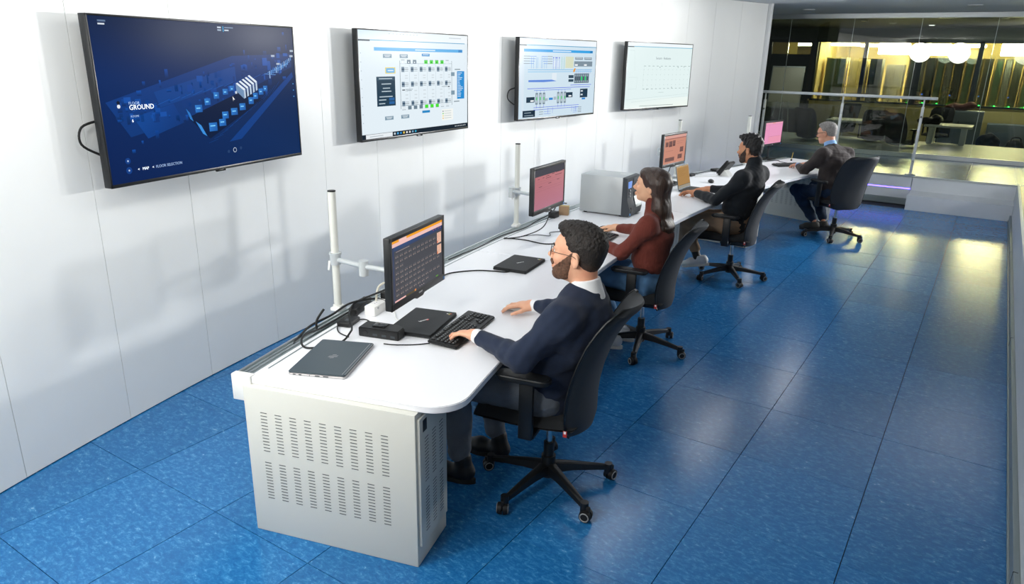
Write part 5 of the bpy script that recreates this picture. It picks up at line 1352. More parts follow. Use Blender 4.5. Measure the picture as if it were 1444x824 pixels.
def keyboard(x, y, ang, label, L=0.445, W=0.152):
    # local x = towards the user, local y = along the keyboard (user's right)
    t = thing('keyboard', label, 'keyboard', wm(x, y, ang), 'black desk keyboards')
    Mt = RY(4)
    bm = N(); prism(bm, rrect(W, L, 0.012), 0.004, 0.018, Mt @ T(0, 0, 0.003)); soft(bm, 0.004); make('case', bm, 'black', t)
    bm = N(); bx(bm, -W / 2 + 0.01, -W / 2 + 0.025, -L / 2 + 0.03, L / 2 - 0.03, 0, 0.016); bx(bm, W / 2 - 0.03, W / 2 - 0.015, -L / 2 + 0.03, L / 2 - 0.03, 0.0, 0.006); make('feet', bm, 'rubber', t, False)
    kb = N(); pb = N()
    pitch = 0.0188
    rows = [(-0.062, [0, 2, 3, 4, 5, 6.5, 7.5, 8.5, 9.5, 11, 12, 13, 14]), (-0.036, [k for k in range(15)]), (-0.017, [k for k in range(15)]), (0.002, [k for k in range(14)]), (0.021, [k for k in range(14)]), (0.040, [0, 1.2, 2.4, 5.5, 9, 10.2, 11.4, 12.6])]
    me_key = None
    for rx, cols_ in rows:
        for c_ in cols_:
            yy = -L / 2 + 0.025 + c_ * pitch
            big = rx == 0.040 and c_ == 5.5
            box(kb, 0.0152, 0.105 if big else 0.0152, 0.007, Mt @ T(rx + 0.006, yy, 0.0235), 0.0022, 1)
            if not big: box(pb, 0.005, 0.004, 0.0003, Mt @ T(rx + 0.004, yy - 0.001, 0.0271))
    for r_, rx in enumerate((-0.062, -0.036, -0.017, 0.002, 0.021, 0.040)):
        for c_ in range(3):
            if r_ == 3 or (r_ == 4 and c_ != 1): continue
            yy = -L / 2 + 0.318 + c_ * pitch; box(kb, 0.0152, 0.0152, 0.007, Mt @ T(rx + 0.006, yy, 0.0235), 0.0022, 1); box(pb, 0.005, 0.004, 0.0003, Mt @ T(rx + 0.004, yy, 0.0271))
        for c_ in range(3):
            if r_ == 0: continue
            yy = -L / 2 + 0.381 + c_ * pitch; box(kb, 0.0152, 0.0152, 0.007, Mt @ T(rx + 0.006, yy, 0.0235), 0.0022, 1); box(pb, 0.005, 0.004, 0.0003, Mt @ T(rx + 0.004, yy, 0.0271))
    k_ = make('keys', kb, 'key', t, False); k_['kind'] = 'stuff'
    p_ = make('key_legends', pb, 'keyprint', k_, False); p_['kind'] = 'stuff'
    return t
keyboard(-1.937, 2.552, 12, 'black keyboard under the left hand of the man in navy')
keyboard(-2.225, 4.545, 5, 'black keyboard in front of the woman in rust')
keyboard(-2.74, 7.12, -4, 'dark keyboard behind the open laptop')
keyboard(-2.075, 9.575, -38, 'black keyboard under the hands of the man in the blazer')

def mouse(x, y, ang, label, m='white_plastic'):
    t = thing('mouse', label, 'mouse', wm(x, y, ang))
    F = Fld(); F.ell((0, 0, 0.012), (0.031, 0.055, 0.024), None, 0.01); F.hs((0, 0, -1), (0, 0, 0.0015), 0.004)
    p, f = mesh_field(F, 0.0035); pf_object('shell', [(p, f, 0)], [m], t)
    bm = N(); cyl(bm, 0.006, 0.006, 0.005, T(0, 0.026, 0.028) @ RY(90), 16); make('wheel', bm, 'printer_mid' if m == 'black' else 'white_tag', t)
    bm = N(); bx(bm, -0.0004, 0.0004, 0.006, 0.022, 0.028, 0.0352); make('button_split', bm, 'slot', t, False)
    return t
mouse(-1.905, 2.962, 96, 'white computer mouse under the right hand of the man in navy')
mouse(-2.335, 4.885, 95, 'black computer mouse under the right hand of the woman', 'black')
mouse(-2.44, 7.64, 30, 'black computer mouse on the desk behind the laptop of the man in black', 'black')

# label printer
t = thing('label_printer', 'large grey metal label printer with dark front panel and blue display', 'printer', wm(-2.640, 5.545, 4.5))
LX_, WY, HZ = 0.405, 0.30, 0.325
bm = N(); bx(bm, -LX_ / 2, LX_ / 2 - 0.03, -WY / 2, WY / 2, 0.012, HZ, bevel=0.004); make('cover', bm, 'printer_grey', t)
bm = N(); prism(bm, [(LX_ / 2 - 0.03, 0.006), (LX_ / 2 + 0.035, 0.006), (LX_ / 2 + 0.045, 0.06), (LX_ / 2 + 0.018, 0.14), (LX_ / 2 + 0.006, HZ - 0.004), (LX_ / 2 - 0.03, HZ + 0.002)], -WY / 2 - 0.002, WY / 2 + 0.002, RX(90) @ Matrix.Diagonal((1, 1, -1, 1))); soft(bm, 0.002); fr = make('front_panel', bm, 'printer_dark', t)
MF = T(LX_ / 2 + 0.008, 0, 0)
bm = N(); box(bm, 0.008, 0.075, 0.055, T(LX_ / 2 + 0.010, -0.085, 0.262) @ RY(3), 0.002); make('display', bm, 'lcd_blue', fr)
bm = N(); box(bm, 0.006, 0.13, 0.10, T(LX_ / 2 + 0.010, 0.06, 0.258) @ RY(3), 0.003); make('upper_cover', bm, 'printer_mid', fr)
for k in range(8):
    bm = N(); cyl(bm, 0.0085, 0.008, 0.006, T(LX_ / 2 + 0.0165, -0.105 + 0.022 * (k % 3), 0.215 - 0.024 * (k // 3)) @ RY(90), 14); make('button', bm, 'white_tag' if k % 3 == 1 else 'printer_mid', fr)
bm = N(); bx(bm, LX_ / 2 - 0.004, LX_ / 2 + 0.018, 0.0, 0.13, 0.155, 0.195); make('paper_slot', bm, 'black', fr, False)
bm = N(); prism(bm, [(LX_ / 2 + 0.018, 0.155), (LX_ / 2 + 0.044, 0.065), (LX_ / 2 + 0.048, 0.068), (LX_ / 2 + 0.022, 0.158)], -0.13, 0.0, RX(90) @ Matrix.Diagonal((1, 1, -1, 1)) @ T(0, 0, 0.13) if False else RX(90)); make('tear_plate', bm, 'alu', fr, False)
bm = N(); box(bm, 0.01, 0.045, 0.05, T(LX_ / 2 + 0.040, -0.10, 0.055), 0.004); make('usb_hatch', bm, 'black', fr)
bm = N(); box(bm, 0.0015, 0.022, 0.026, T(LX_ / 2 + 0.0405, -0.125, 0.026) @ RY(-10)); make('blue_sticker', bm, 'sticker_blue', fr, False)
bm = N(); bx(bm, -LX_ / 2 - 0.02, -LX_ / 2, -0.09, 0.09, 0.10, 0.24, bevel=0.006); make('rear_roll_cover', bm, 'printer_dark', t)
bm = N(); box(bm, 0.05, 0.02, 0.001, T(0.10, 0.05, HZ + 0.0004)); make('top_label', bm, 'white_tag', t, False)
for sx in (-1, 1):
    for sy in (-1, 1):
        bm = N(); cylz(bm, 0.016, sx * 0.16, sy * 0.12, 0, 0.014); make('foot', bm, 'rubber', t)
# little boxes behind the printer
t = thing('cardboard_box', 'small brown cardboard box between the pink monitor and the label printer', 'box', T(*pol(15.42, -2.6, DZ)) @ RZ(20))
bm = N(); bx(bm, -0.04, 0.04, -0.03, 0.03, 0, 0.075, bevel=0.002); make('carton', bm, 'cardboard', t)
bm = N(); bx(bm, -0.0405, 0.0405, -0.012, 0.012, 0.0, 0.0757); make('tape', bm, 'print_yellow', t, False)
def adapter(x, y, ang, label, s=(0.13, 0.055, 0.03), m='black', plug=None):
    t = thing('power_adapter', label, 'adapter', wm(x, y, ang))
    bm = N(); bx(bm, -s[0] / 2, s[0] / 2, -s[1] / 2, s[1] / 2, 0, s[2], bevel=0.005); make('brick', bm, m, t)
    bm = N(); tube(bm, [(s[0] / 2 - 0.004, 0, s[2] / 2), (s[0] / 2 + 0.03, 0, s[2] / 2)], 0.006, 8); make('strain_relief', bm, 'rubber', t)
    bm = N(); bx(bm, -0.025, 0.02, -0.012, 0.012, s[2], s[2] + 0.0006); make('rating_label', bm, 'slot' if m == 'black' else 'white_tag', t, False)
    return t
adapter(*pol(15.40, -13.45)[:2], 108, 'flat black power adapter on the desk in front of the nearest pole', (0.11, 0.07, 0.024))
adapter(*pol(15.455, -12.72)[:2], 112, 'long black power adapter at the foot of the nearest pole', (0.20, 0.045, 0.04))
adapter(*pol(15.44, -3.15)[:2], 95, 'black power adapter behind the pink monitor beside the cardboard box', (0.09, 0.06, 0.05))
adapter(*pol(15.43, 7.6)[:2], 85, 'black power adapter on the rail beside the pole behind the salmon monitor', (0.10, 0.05, 0.03))
# white power strip
t = thing('power_strip', 'white power strip with plugs behind the dark monitor', 'power strip', T(*pol(15.36, -12.25, DZ)) @ RZ(90 + 12.2))
bm = N(); bx(bm, -0.19, 0.19, -0.03, 0.03, 0, 0.05, bevel=0.004); make('housing', bm, 'white_plastic', t)
for k in range(4):
    bm = N(); cylz(bm, 0.019, -0.13 + 0.085 * k, 0, 0.049, 0.0515); so = make('socket', bm, 'white_tag', t)
    bm = N()
    for s_ in (-1, 1): cylz(bm, 0.0026, -0.13 + 0.085 * k + s_ * 0.0095, 0, 0.0505, 0.052, seg=8)
    make('socket_hole', bm, 'slot', so, False)
bm = N(); bx(bm, -0.06, -0.03, -0.015, 0.015, 0.05, 0.085, bevel=0.004); make('black_plug', bm, 'black', t)
bm = N(); bx(bm, 0.04, 0.075, -0.018, 0.018, 0.05, 0.075, bevel=0.004); make('white_plug', bm, 'white_tag', t)
def cable(label, pts, r=0.0035, m='rubber', sm=8, name='cable'):
    bm = N(); tube(bm, pts, r, 7, smooth=sm); o = make(name, bm, m); tag(o, label, 'cable'); return o
D_ = lambda r, ph, z: tuple(pol(r, ph, DZ + z))
t = thing('video_plug', 'blue video plug on a cable at the foot of the nearest pole', 'plug', T(*pol(15.37, -12.85, DZ)) @ RZ(30))
bm = N(); bx(bm, -0.028, 0.028, -0.018, 0.018, 0.03, 0.046, bevel=0.003); make('plug_body', bm, 'blue_plug', t)
bm = N(); bx(bm, 0.028, 0.042, -0.014, 0.014, 0.033, 0.043); make('plug_shell', bm, 'chrome', t, False)
bm = N(); bx(bm, -0.02, 0.02, -0.012, 0.012, 0.0, 0.031); make('cable_boot', bm, 'rubber', t, False)
cable('black laptop charging cable looping from the rail to the silver-edged laptop', [D_(15.46, -13.0, .02), D_(15.47, -13.9, .012), D_(15.46, -14.5, .03), D_(15.40, -14.75, .008), D_(15.30, -14.35, .006), D_(15.29, -14.05, .03), D_(15.34, -13.7, .02), D_(15.42, -13.3, .045), D_(15.46, -12.8, .05), D_(15.36, -12.7, .10), D_(15.13, -13.0, .22)], 0.0048)
cable('thick black cable bundled over the cable rail near the nearest pole', [D_(15.50, -14.6, -.005), D_(15.52, -14.0, .02), D_(15.49, -13.5, .035), D_(15.46, -13.0, .06), D_(15.40, -12.5, .05), D_(15.30, -12.6, .06), D_(15.13, -12.9, .20)], 0.0055)
cable('thin black cable running from the docking station to the adapters', [D_(15.24, -13.75, .02), D_(15.29, -13.35, .006), D_(15.36, -13.2, .006), D_(15.42, -13.6, .01), D_(15.38, -13.9, .005), D_(15.30, -14.05, .005)], 0.003)
cable('black cable hanging upright from the rail beside the nearest pole', [D_(15.50, -13.9, .0), D_(15.505, -13.85, .04), D_(15.49, -13.7, .085)], 0.006)
cable('black cable from the docking station to the keyboard of the man in navy', [D_(15.11, -14.1, .006), D_(15.06, -14.05, .0035), D_(14.98, -13.92, .0035), D_(14.92, -13.78, .006)], 0.0028)
cable('cream cable arching up behind the dark monitor to the power strip', [D_(15.38, -12.6, .05), D_(15.37, -12.55, .12), D_(15.30, -12.6, .16), D_(15.16, -12.8, .17)], 0.006, 'cream_cable')
cable('white cable lying on the desk behind the docking station', [D_(15.40, -12.4, .005), D_(15.30, -12.5, .004), D_(15.22, -12.9, .004), D_(15.18, -13.0, .006)], 0.0028, 'white_plastic')
cable('black cable with plug running across the desk to the closed laptop beside the bearded man', [D_(15.30, -10.6, .02), D_(15.33, -9.9, .006), D_(15.22, -9.4, .004), D_(15.12, -9.25, .004), D_(15.04, -9.2, .006), D_(15.02, -9.05, .008)], 0.0042)
cable('black cable lying on the rail below the pink monitor', [D_(15.48, -8.9, .006), D_(15.46, -7.5, .006), D_(15.47, -6.2, .008), D_(15.44, -5.0, .008), D_(15.45, -4.2, .02), D_(15.40, -3.5, .06)], 0.0042)
cable('black cable hanging from the pink monitor to the cable rail', [D_(15.15, -5.6, .21), D_(15.20, -5.7, .08), D_(15.32, -6.0, .015), D_(15.42, -6.4, .006)], 0.004)
cable('black cable curling over the desk from the rail behind the bearded man\'s head', [D_(15.43, -6.3, .004), D_(15.28, -6.2, .004), D_(15.10, -6.3, .004), D_(15.00, -5.8, .004), D_(15.06, -5.3, .004)], 0.0042)
cable('thin grey cable zigzagging on the desk in front of the pink monitor', [D_(15.36, -6.0, .003), D_(15.28, -5.5, .003), D_(15.18, -5.4, .003), D_(15.22, -5.0, .003), D_(15.12, -4.6, .003)], 0.0026, 'slot')
cable('black cables bunched behind the printer', [D_(15.36, -3.9, .10), D_(15.42, -3.3, .07), D_(15.45, -2.8, .10), D_(15.44, -2.3, .08)], 0.005)
cable('black cable hanging from the salmon monitor', [D_(15.24, 4.2, .22), D_(15.30, 4.3, .08), D_(15.42, 4.6, .006)], 0.004)
cable('grey cable along the rail beside the telephone', [D_(15.44, 6.6, .006), D_(15.46, 8.0, .008), D_(15.44, 9.2, .010), D_(15.46, 10.6, .006), D_(15.45, 12.4, .008)], 0.005, 'slot')
cable('white telephone cord lying on the desk', [D_(15.36, 7.4, .004), D_(15.28, 7.9, .004), D_(15.20, 8.25, .006)], 0.003, 'white_plastic')
cable('black cable lying behind the keyboard at the far desk', [D_(15.45, 14.5, .006), D_(15.40, 15.3, .006), D_(15.30, 15.0, .005), D_(15.18, 14.9, .005)], 0.004)
# open laptop of the man in black
t = thing('open_laptop', 'open grey laptop with amber screen under the hands of the man in black', 'laptop', wm(-2.40, 7.02, -2))
W, L = 0.22, 0.315
bm = N(); prism(bm, rrect(W, L, 0.008), 0.003, 0.016); soft(bm, 0.002); make('base', bm, 'laptop_hp', t)
bm = N(); bx(bm, -0.10, 0.10, -0.14, 0.14, 0, 0.0035); make('foot_strip', bm, 'rubber', t, False)
kb = N()
for r_ in range(6):
    for c_ in range(14): box(kb, 0.0145, 0.0175, 0.0015, T(-0.085 + r_ * 0.0175, -0.128 + c_ * 0.0198, 0.0165), 0.0004, 1)
k_ = make('keys', kb, 'black', t, False); k_['kind'] = 'stuff'
bm = N(); bx(bm, 0.03, 0.095, -0.05, 0.05, 0.0155, 0.0163); make('touchpad', bm, 'black_gloss', t, False)
ML = T(-W / 2 + 0.004, 0, 0.016) @ RZ(90) @ RX(-12)
bm = N(); prism(bm, rrect(L, 0.235, 0.008, 5, 0, 0.1175), -0.007, 0.0, ML @ RX(90)); soft(bm, 0.0015); sc_ = make('display_lid', bm, 'laptop_hp', t)
AL = Art(); AL.r(0, 0, 1, 1, '#a9814c', 0).grad(0, 0, 1, 0.08, ['#a89c88', '#a89c88', '#b8986a', '#b8986a'], 1).r(0.3, 0.02, 0.42, 0.06, '#e0a030', 2).r(0, 0.88, 1, 1, '#9c9484', 1).r(0, 0.86, 1, 0.88, '#6a5a40', 2)
for k in range(6): AL.r(0.12, 0.2 + k * 0.05, 0.12 + rr.uniform(0.3, 0.6), 0.21 + k * 0.05, '#987342', 2)
s_ = art_mesh('screen', AL, L - 0.012, 0.218, sc_, 0); s_.matrix_local = ML @ T(0, -0.0005, 0.120)
# desk telephone
t = thing('desk_telephone', 'black desk telephone on a tilted foot beside the man in black', 'telephone', wm(-2.46, 8.21, -10))
MT = T(0.0, 0, 0.085) @ RY(-52)
bm = N(); prism(bm, rrect(0.20, 0.16, 0.03), -0.012, 0.014, MT); soft(bm, 0.005); bd = make('body', bm, 'black', t)
bm = N(); prism(bm, [(-0.095, -0.075), (0.095, -0.075), (0.10, -0.055), (0.095, -0.035), (-0.095, -0.035), (-0.10, -0.055)], 0.016, 0.040, MT); soft(bm, 0.008, 3); make('handset', bm, 'black', t)
bm = N(); box(bm, 0.055, 0.075, 0.002, MT @ T(-0.055, 0.03, 0.015)); make('display', bm, 'print_yellow', bd, False)
for k in range(12):
    bm = N(); box(bm, 0.012, 0.014, 0.004, MT @ T(0.01 + 0.019 * (k // 3), 0.01 + 0.022 * (k % 3), 0.0155), 0.001, 1); make('button', bm, 'printer_mid', bd)
bm = N(); prism(bm, [(-0.09, 0.0), (0.06, 0.0), (0.06, 0.008), (-0.02, 0.09), (-0.035, 0.085), (-0.08, 0.008)], -0.05, 0.05, RX(90)); make('foot', bm, 'white_plastic', t)
t = thing('network_box', 'small flat black box on the desk by the rail near the telephone', 'box', T(*pol(15.41, 9.7, DZ)) @ RZ(70))
bm = N(); bx(bm, -0.06, 0.06, -0.045, 0.045, 0.002, 0.032, bevel=0.005); make('case', bm, 'black', t)
bm = N(); bx(bm, -0.05, 0.05, -0.0458, -0.044, 0.01, 0.02); make('port_row', bm, 'slot', t, False)
t = thing('pencil', 'yellow pencil standing in a small holder behind the far monitor', 'pencil', T(*pol(15.3, 16.0, DZ)))
bm = N(); tube(bm, [(0, 0, 0.01), (0.01, 0.005, 0.11)], 0.0045, 6); make('shaft', bm, 'yellow_stick', t)
bm = N(); cylz(bm, 0.012, 0, 0, 0, 0.02); make('holder', bm, 'black', t)
# ------------------------------------------------------------------ meeting room behind the glass, server room behind its windows
ZB = 0.08; BY = 20.6
bm = N(); bx(bm, -8.0, 5.0, 14.52, BY, ZB - 0.1, ZB); bx(bm, -8.0, 5.0, 14.46, 14.52, ZB - 0.1, PZ); struct('floor_backroom', bm, 'backroom_floor')
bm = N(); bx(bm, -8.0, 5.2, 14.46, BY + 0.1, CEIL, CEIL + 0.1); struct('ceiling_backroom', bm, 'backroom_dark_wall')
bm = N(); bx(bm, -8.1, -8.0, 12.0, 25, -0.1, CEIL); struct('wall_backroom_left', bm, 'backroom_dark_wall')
bm = N(); bx(bm, 5.0, 5.1, 14.4, 25, -0.1, CEIL); struct('wall_backroom_right', bm, 'backroom_dark_wall')
SZ, HZ_ = 1.05, 2.50
bm = N(); bx(bm, -4.2, 5.0, BY, BY + 0.12, ZB, SZ, bevel=0.002); struct('wall_under_windows', bm, 'backroom_wall')
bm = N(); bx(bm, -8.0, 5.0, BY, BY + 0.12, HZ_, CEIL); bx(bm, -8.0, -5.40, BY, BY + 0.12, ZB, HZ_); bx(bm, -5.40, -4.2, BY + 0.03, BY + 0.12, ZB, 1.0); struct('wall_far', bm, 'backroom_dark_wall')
xs = [(-4.27, -4.17), (-3.07, -2.98), (-1.90, -1.74), (-0.63, -0.53), (0.60, 0.70), (1.8, 1.9), (3.0, 3.1)]
bm = N()
for a, b_ in xs: bx(bm, a, b_, BY - 0.02, BY + 0.1, SZ, HZ_, bevel=0.004)
bx(bm, -4.2, 5.0, BY - 0.02, BY + 0.1, HZ_ - 0.04, HZ_ + 0.02); bx(bm, -4.2, 5.0, BY - 0.03, BY + 0.1, SZ - 0.03, SZ + 0.01)
w2 = struct('window_2', bm, 'frame_dark')
for a, b_ in zip(xs[:-1], xs[1:]):
    bm = N(); bx(bm, a[1], b_[0], BY + 0.03, BY + 0.036, SZ, HZ_); make('window_pane', bm, 'glass_clear', w2, False)
# left dark window with a lit opening at the top
bm = N(); bx(bm, -5.42, -5.33, BY - 0.02, BY + 0.1, ZB, HZ_); bx(bm, -4.33, -4.26, BY - 0.02, BY + 0.1, ZB, HZ_); bx(bm, -5.42, -4.26, BY - 0.02, BY + 0.1, HZ_ - 0.05, HZ_ + 0.02)
w3 = struct('window_3', bm, 'frame_olive')
bm = N(); bx(bm, -5.33, -4.33, BY + 0.04, BY + 0.06, 1.0, 2.16)
make('dark_blind', bm, 'blind_green', w3, False)
bm = N(); bx(bm, -5.33, -4.33, BY + 0.03, BY + 0.036, 1.0, HZ_ - 0.05); make('window_pane', bm, 'glass_clear', w3, False)
bm = N(); bx(bm, -4.95, -4.7, BY + 0.10, BY + 0.12, 2.16, 2.46); make('lit_opening', bm, 'lit_opening_glow', w3, False)
# shell of the server room
SY = 24.6
bm = N(); bx(bm, -8.0, 5.0, BY + 0.12, SY, ZB - 0.1, ZB - 0.01); struct('floor_server_room', bm, 'backroom_floor')
bm = N(); bx(bm, -8.0, 5.0, BY + 0.12, SY, 2.62, 2.72); struct('ceiling_server_room', bm, 'cabinet_cream')
bm = N(); bx(bm, -8.0, 5.0, SY, SY + 0.1, ZB, 2.7); struct('wall_server_room', bm, 'cabinet_cream')
bm = N(); bx(bm, -4.25, -4.15, BY + 0.2, SY, ZB, 2.62); struct('wall_divider', bm, 'cabinet_cream')
# server racks with vertical edges and status lights
k = 0
for x in np.arange(-1.85, 3.2, 0.62):
    for (yy, dz) in ((21.75, 0),):
        t = thing('server_rack', 'black server rack with green status lights behind the far windows', 'rack', T(x, yy, ZB), 'server racks behind the far windows')
        bm = N(); bx(bm, -0.29, 0.29, 0.03, 0.9, 0, 2.05); make('cabinet_body', bm, 'rack_black', t, False)
        for s_ in (-0.28, -0.10, 0.09):
            bm = N(); bx(bm, s_, s_ + 0.03, -0.01, 0.05, 0.02, 2.05); make('edge_rail', bm, 'rack_edge', t, False)
        bm = N(); bx(bm, -0.24, -0.12, -0.005, 0.03, 0.1, 2.0); make('mesh_door', bm, 'rack_teal', t, False)
        bm = N(); bx(bm, -0.05, 0.07, -0.003, 0.03, 0.1, 2.0); make('cable_channel', bm, 'slot', t, False)
        for q in range(2):
            xx = -0.2 + 0.3 * q
            bm = N(); bx(bm, xx, xx + 0.05, -0.03, 0.0, 0.915, 0.935); bx(bm, xx + 0.07, xx + 0.10, -0.03, 0, 0.93, 0.955); make('green_status_light', bm, 'led_green', t, False)
        bm = N(); bx(bm, 0.12, 0.15, -0.02, 0.0, 1.15, 1.17); make('blue_status_light', bm, 'led_blue', t, False)
    k += 1
# white and teal cabinets on the left of that room
def cab(name, label, x0, x1, y, z1, m, holes=False, glass=None):
    t = thing(name, label, 'cabinet', T((x0 + x1) / 2, y, ZB)); w_ = x1 - x0
    bm = N(); bx(bm, -w_ / 2, w_ / 2, 0, 0.5, 0, z1 - ZB, bevel=0.004); make('body', bm, m, t)
    bm = N(); bx(bm, -w_ / 2 + 0.02, -0.003, -0.018, 0, 0.05, z1 - ZB - 0.03, bevel=0.002); d1 = make('door', bm, glass or m, t)
    bm = N(); bx(bm, 0.003, w_ / 2 - 0.02, -0.018, 0, 0.05, z1 - ZB - 0.03, bevel=0.002); make('door', bm, glass or m, t)
    bm = N(); bx(bm, -0.04, -0.025, -0.03, -0.018, 0.9, 1.05); make('handle', bm, 'slot', d1, False)
    if holes:
        for q in range(8):
            bm = N(); cyl(bm, 0.022, 0.022, 0.01, T(-w_ / 4 + (q % 2) * 0.12, -0.02, 0.6 + 0.16 * (q // 2)) @ RX(90), 10); make('vent_hole', bm, 'slot', t)
    return t
cab('glass_cabinet', 'teal glass-fronted cabinet behind the left far window', -4.05, -3.55, 21.3, 2.10, 'cabinet_cream', glass='rack_teal')
cab('perforated_cabinet', 'cream cabinet door with dark round holes behind the far window', -3.45, -3.05, 21.25, 2.06, 'cabinet_cream', True)
cab('tall_dark_cabinet', 'tall dark cabinet between cream cabinets behind the far window', -2.98, -2.70, 21.3, 2.08, 'frame_dark')
cab('white_cabinet', 'white lit cabinet beside the first server rack', -2.62, -2.22, 21.6, 1.95, 'board_white')
# bright ceiling lamps of the server room
for j, (x, y) in enumerate(((-4.9, 22.4), (-3.75, 22.0), (-3.2, 23.2), (-2.55, 21.9), (-1.65, 22.3), (-0.9, 22.6), (0.15, 21.6), (0.85, 21.6), (1.7, 22.0), (3.0, 22.0))):
    t = thing('server_room_lamp', 'glowing warm ceiling lamp seen through the far windows', 'lamp', T(x, y, 2.50), 'glowing lamps behind the far windows')
    big = -2.9 < x < -1.2 or 0 < x < 0.9
    hh_ = 0.30 if big else 0.10
    bm = N(); bx(bm, -0.36, 0.36, -0.09, 0.09, -hh_, -0.03, bevel=0.02); make('diffuser', bm, 'lamp_warm' if big else 'lamp_tube', t)
    bm = N(); bx(bm, -0.32, 0.32, -0.1, 0.1, -0.03, 0.0); bx(bm, -0.25, -0.24, -0.005, 0.005, 0.0, 0.12); bx(bm, 0.24, 0.25, -0.005, 0.005, 0.0, 0.12); make('fixture', bm, 'white_trim', t, False)
for (x, pw) in ((-3.3, 80), (-1.2, 12), (0.9, 14), (3.0, 10)):
    area('server_room_fill_lamp', (x, 21.3, 2.58), (x, 21.6, 0.5), pw, 1.2, 0.4, color=(1.0, 0.9, 0.66))  # extra fill added to brighten the room beyond its modelled lamps
area('meeting_room_fill_lamp', (0.2, 19.7, 2.74), (0.2, 20.3, 0), 48, 4.0, 0.4, color=(1.0, 0.97, 0.9))  # unseen fill lamp added to light the wall under the windows
area('meeting_room_fill_lamp', (-3.9, 16.9, 2.74), (-4.1, 17.6, 0), 22, 1.2, 0.4, color=(1.0, 0.97, 0.9))  # unseen fill lamp added to light the whiteboard
# back-room furniture
def meeting_desk(label, x0, x1, y0, y1, z=0.79):
    t = thing('meeting_desk', label, 'desk', T((x0 + x1) / 2, (y0 + y1) / 2, ZB)); w_, d = x1 - x0, y1 - y0
    bm = N(); bx(bm, -w_ / 2, w_ / 2, -d / 2, d / 2, z - ZB - 0.04, z - ZB, bevel=0.004); make('desktop', bm, 'white_trim', t)
    for sx in (-1, 1):
        bm = N(); bx(bm, sx * (w_ / 2 - 0.14) - 0.05, sx * (w_ / 2 - 0.14) + 0.05, -d / 2 + 0.1, d / 2 - 0.1, 0, z - ZB - 0.04, bevel=0.004); make('leg', bm, 'white_trim', t)
    return t
meeting_desk('white desk in the meeting room right of the railing', -1.22, -0.36, 17.3, 18.1)
meeting_desk('long white desk in the meeting room behind the railing', -3.1, -1.80, 17.2, 18.0)
for i, (x, y, a, b_, lab) in enumerate([(-1.52, 16.3, 60, 10, 'dark office chair close behind the glass beside the right railing post'), (-3.25, 16.4, 70, 30, 'dark office chair behind the glass beside the pink monitor'), (-2.95, 18.5, 250, 5, 'dark office chair on the far side of the long meeting desk'), (-1.05, 18.6, 260, 40, 'dark office chair behind the right meeting desk'), (-4.35, 17.2, 20, 0, 'dark office chair in front of the whiteboard'), (-2.1, 16.9, 100, 60, 'dark office chair pushed under the long meeting desk')]):
    c = copy_tree(chair0); c['label'] = lab; c['group'] = 'office chairs in the glass meeting room'
    set_chair(c, x, y, a, b_); c.location.z = ZB
# grey cabinet with a jacket, low cabinet, bags
t = thing('grey_cabinet', 'grey low cabinet with a brown jacket on top in the meeting room', 'cabinet', T(-0.77, 19.6, ZB))
bm = N(); bx(bm, -0.52, 0.52, 0, 0.45, 0.03, 0.90, bevel=0.004); make('body', bm, 'grey_cabinet', t)
for s_ in (-1, 1):
    bm = N(); bx(bm, min(s_ * 0.51, s_ * 0.004), max(s_ * 0.51, s_ * 0.004), -0.018, 0, 0.05, 0.88, bevel=0.003); d_ = make('door', bm, 'grey_cabinet', t)
    bm = N(); bx(bm, s_ * 0.06 - 0.008, s_ * 0.06 + 0.008, -0.04, -0.018, 0.5, 0.68, bevel=0.003); make('handle', bm, 'slot', d_)
F = Fld(); F.ell((0, 0, 0.07), (0.26, 0.14, 0.075), None, 0.05).ell((-0.2, -0.04, 0.06), (0.13, 0.13, 0.06), None, 0.05).ell((0.16, 0.02, 0.12), (0.13, 0.12, 0.08), None, 0.05).hs((0, 0, -1), (0, 0, 0.005))
p, f = mesh_field(F, 0.015, make_noise(40, 0.012, (1, 1, 1), 8, 2)); o = pf_object('jacket', [(p, f, 0)], ['jacket_brown'], None); o.location = (-0.72, 19.8, ZB + 0.905); tag(o, 'dark brown jacket heaped on the grey cabinet', 'jacket')
t = thing('low_cabinet', 'long grey low cabinet under the far windows at the right edge', 'cabinet', T(0.7, 20.1, ZB))
bm = N(); bx(bm, -0.85, 1.6, 0, 0.45, 0.02, 0.62, bevel=0.02); make('body', bm, 'grey_cabinet', t)
for q in range(3):
    bm = N(); bx(bm, -0.82 + 0.8 * q, -0.05 + 0.8 * q, -0.015, 0, 0.05, 0.58, bevel=0.004); make('door', bm, 'grey_cabinet', t)
def bag(x, y, s, label, seed, handle):
    t = thing('bag', label, 'bag', T(x, y, ZB))
    F = Fld(); F.ell((0, 0, 0.17 * s), (0.19 * s, 0.11, 0.20 * s), None, 0.05).cone((-0.12 * s, 0, 0.08), (0.12 * s, 0, 0.08), 0.10, 0.10, 0.05).hs((0, 0, -1), (0, 0, 0.002))
    p, f = mesh_field(F, 0.012, make_noise(35, 0.010, (1, 1, 1), 8, seed)); pf_object('bag_body', [(p, f, 0)], ['bag_black'], t)
    bm = N(); tube(bm, [(-0.09, -0.03, 0.28 * s), (-0.07, -0.04, 0.28 * s + handle), (0.07, -0.04, 0.28 * s + handle), (0.09, -0.03, 0.28 * s)], 0.014, 8, smooth=6); make('handle', bm, 'bag_black', t)
    bm = N(); bx(bm, -0.06, 0.05, -0.116, -0.10, 0.2, 0.225); make('buckle_strip', bm, 'slot', t, False)
bag(-0.06, 19.4, 1.25, 'black backpack leaning on the floor beside the grey cabinet', 3, 0.04)
bag(0.45, 19.4, 1.0, 'black holdall with a loop handle at the right edge of the meeting room', 8, 0.12)
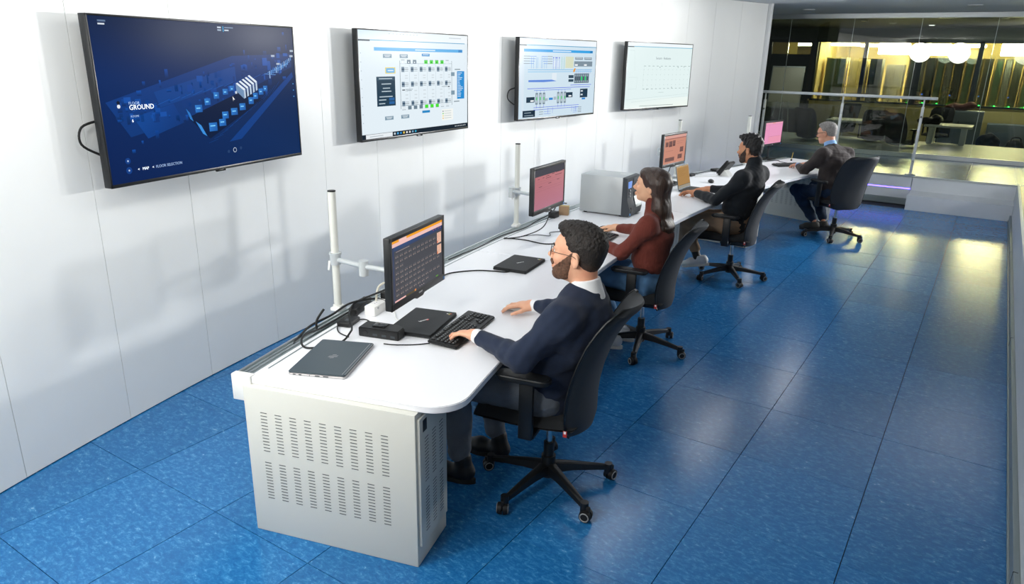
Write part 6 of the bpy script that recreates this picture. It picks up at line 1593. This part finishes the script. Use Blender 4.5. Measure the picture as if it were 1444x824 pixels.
for x, lab, sd in ((-2.05, 'dark coat thrown over the long meeting desk', 5), (-1.15, 'black bag lying on the right meeting desk', 9)):
    F = Fld(); F.ell((0, 0, 0.06), (0.24, 0.16, 0.07), None, 0.05).ell((0.12, 0.05, 0.10), (0.12, 0.10, 0.08), None, 0.05).hs((0, 0, -1), (0, 0, 0.004))
    p, f = mesh_field(F, 0.015, make_noise(38, 0.012, (1, 1, 1), 8, sd)); o = pf_object('coat' if x < -2 else 'bag', [(p, f, 0)], ['bag_black'], None); o.location = (x, 17.65, 0.792); tag(o, lab, 'coat' if x < -2 else 'bag')
# whiteboard on an easel
t = thing('whiteboard_easel', 'pale whiteboard on a thin tripod easel left behind the glass', 'whiteboard', T(-4.3, 18.0, ZB))
MB = RX(-8)
bm = N(); bx(bm, -0.36, 0.36, -0.012, 0.012, 0.88, 1.80, MB @ T(0, 0.12, 0), bevel=0.004); make('board', bm, 'board_white', t)
bm = N()
for (a, b_) in (((-0.37, 0.88), (-0.35, 1.8)), ((0.35, 0.88), (0.37, 1.8))): bx(bm, a[0], b_[0], -0.016, 0.014, a[1], b_[1], MB @ T(0, 0.12, 0))
bx(bm, -0.37, 0.37, -0.016, 0.014, 1.79, 1.82, MB @ T(0, 0.12, 0)); make('board_frame', bm, 'alu', t, False)
bm = N(); bx(bm, -0.3, 0.3, -0.05, 0, 0.85, 0.875, MB @ T(0, 0.12, 0)); make('pen_tray', bm, 'alu', t, False)
for px, py in ((-0.3, -0.1), (0.3, -0.1), (0, 0.55)):
    bm = N(); tube(bm, [(px, py, 0), (px * 0.4, 0.2, 1.0)], 0.012, 8); make('leg', bm, 'alu', t)
# ceiling spots of the meeting room
for j, (x, y, on) in enumerate(((-3.4, 16.2, 0), (-2.6, 16.9, 0), (-2.2, 17.9, 0), (-1.55, 18.9, 1), (-0.2, 16.3, 0), (0.2, 15.6, 0))):
    t = thing('meeting_room_spot', 'lit recessed spot in the meeting-room ceiling' if on else 'unlit recessed spot in the meeting-room ceiling', 'light', T(x, y, CEIL), 'recessed spots in the meeting-room ceiling')
    bm = N(); cylz(bm, 0.07, 0, 0, -0.01, 0.0); make('rim', bm, 'white_trim', t)
    bm = N(); cylz(bm, 0.055, 0, 0, -0.014, -0.004); make('diffuser', bm, 'spot_white' if on else 'spot_off', t)
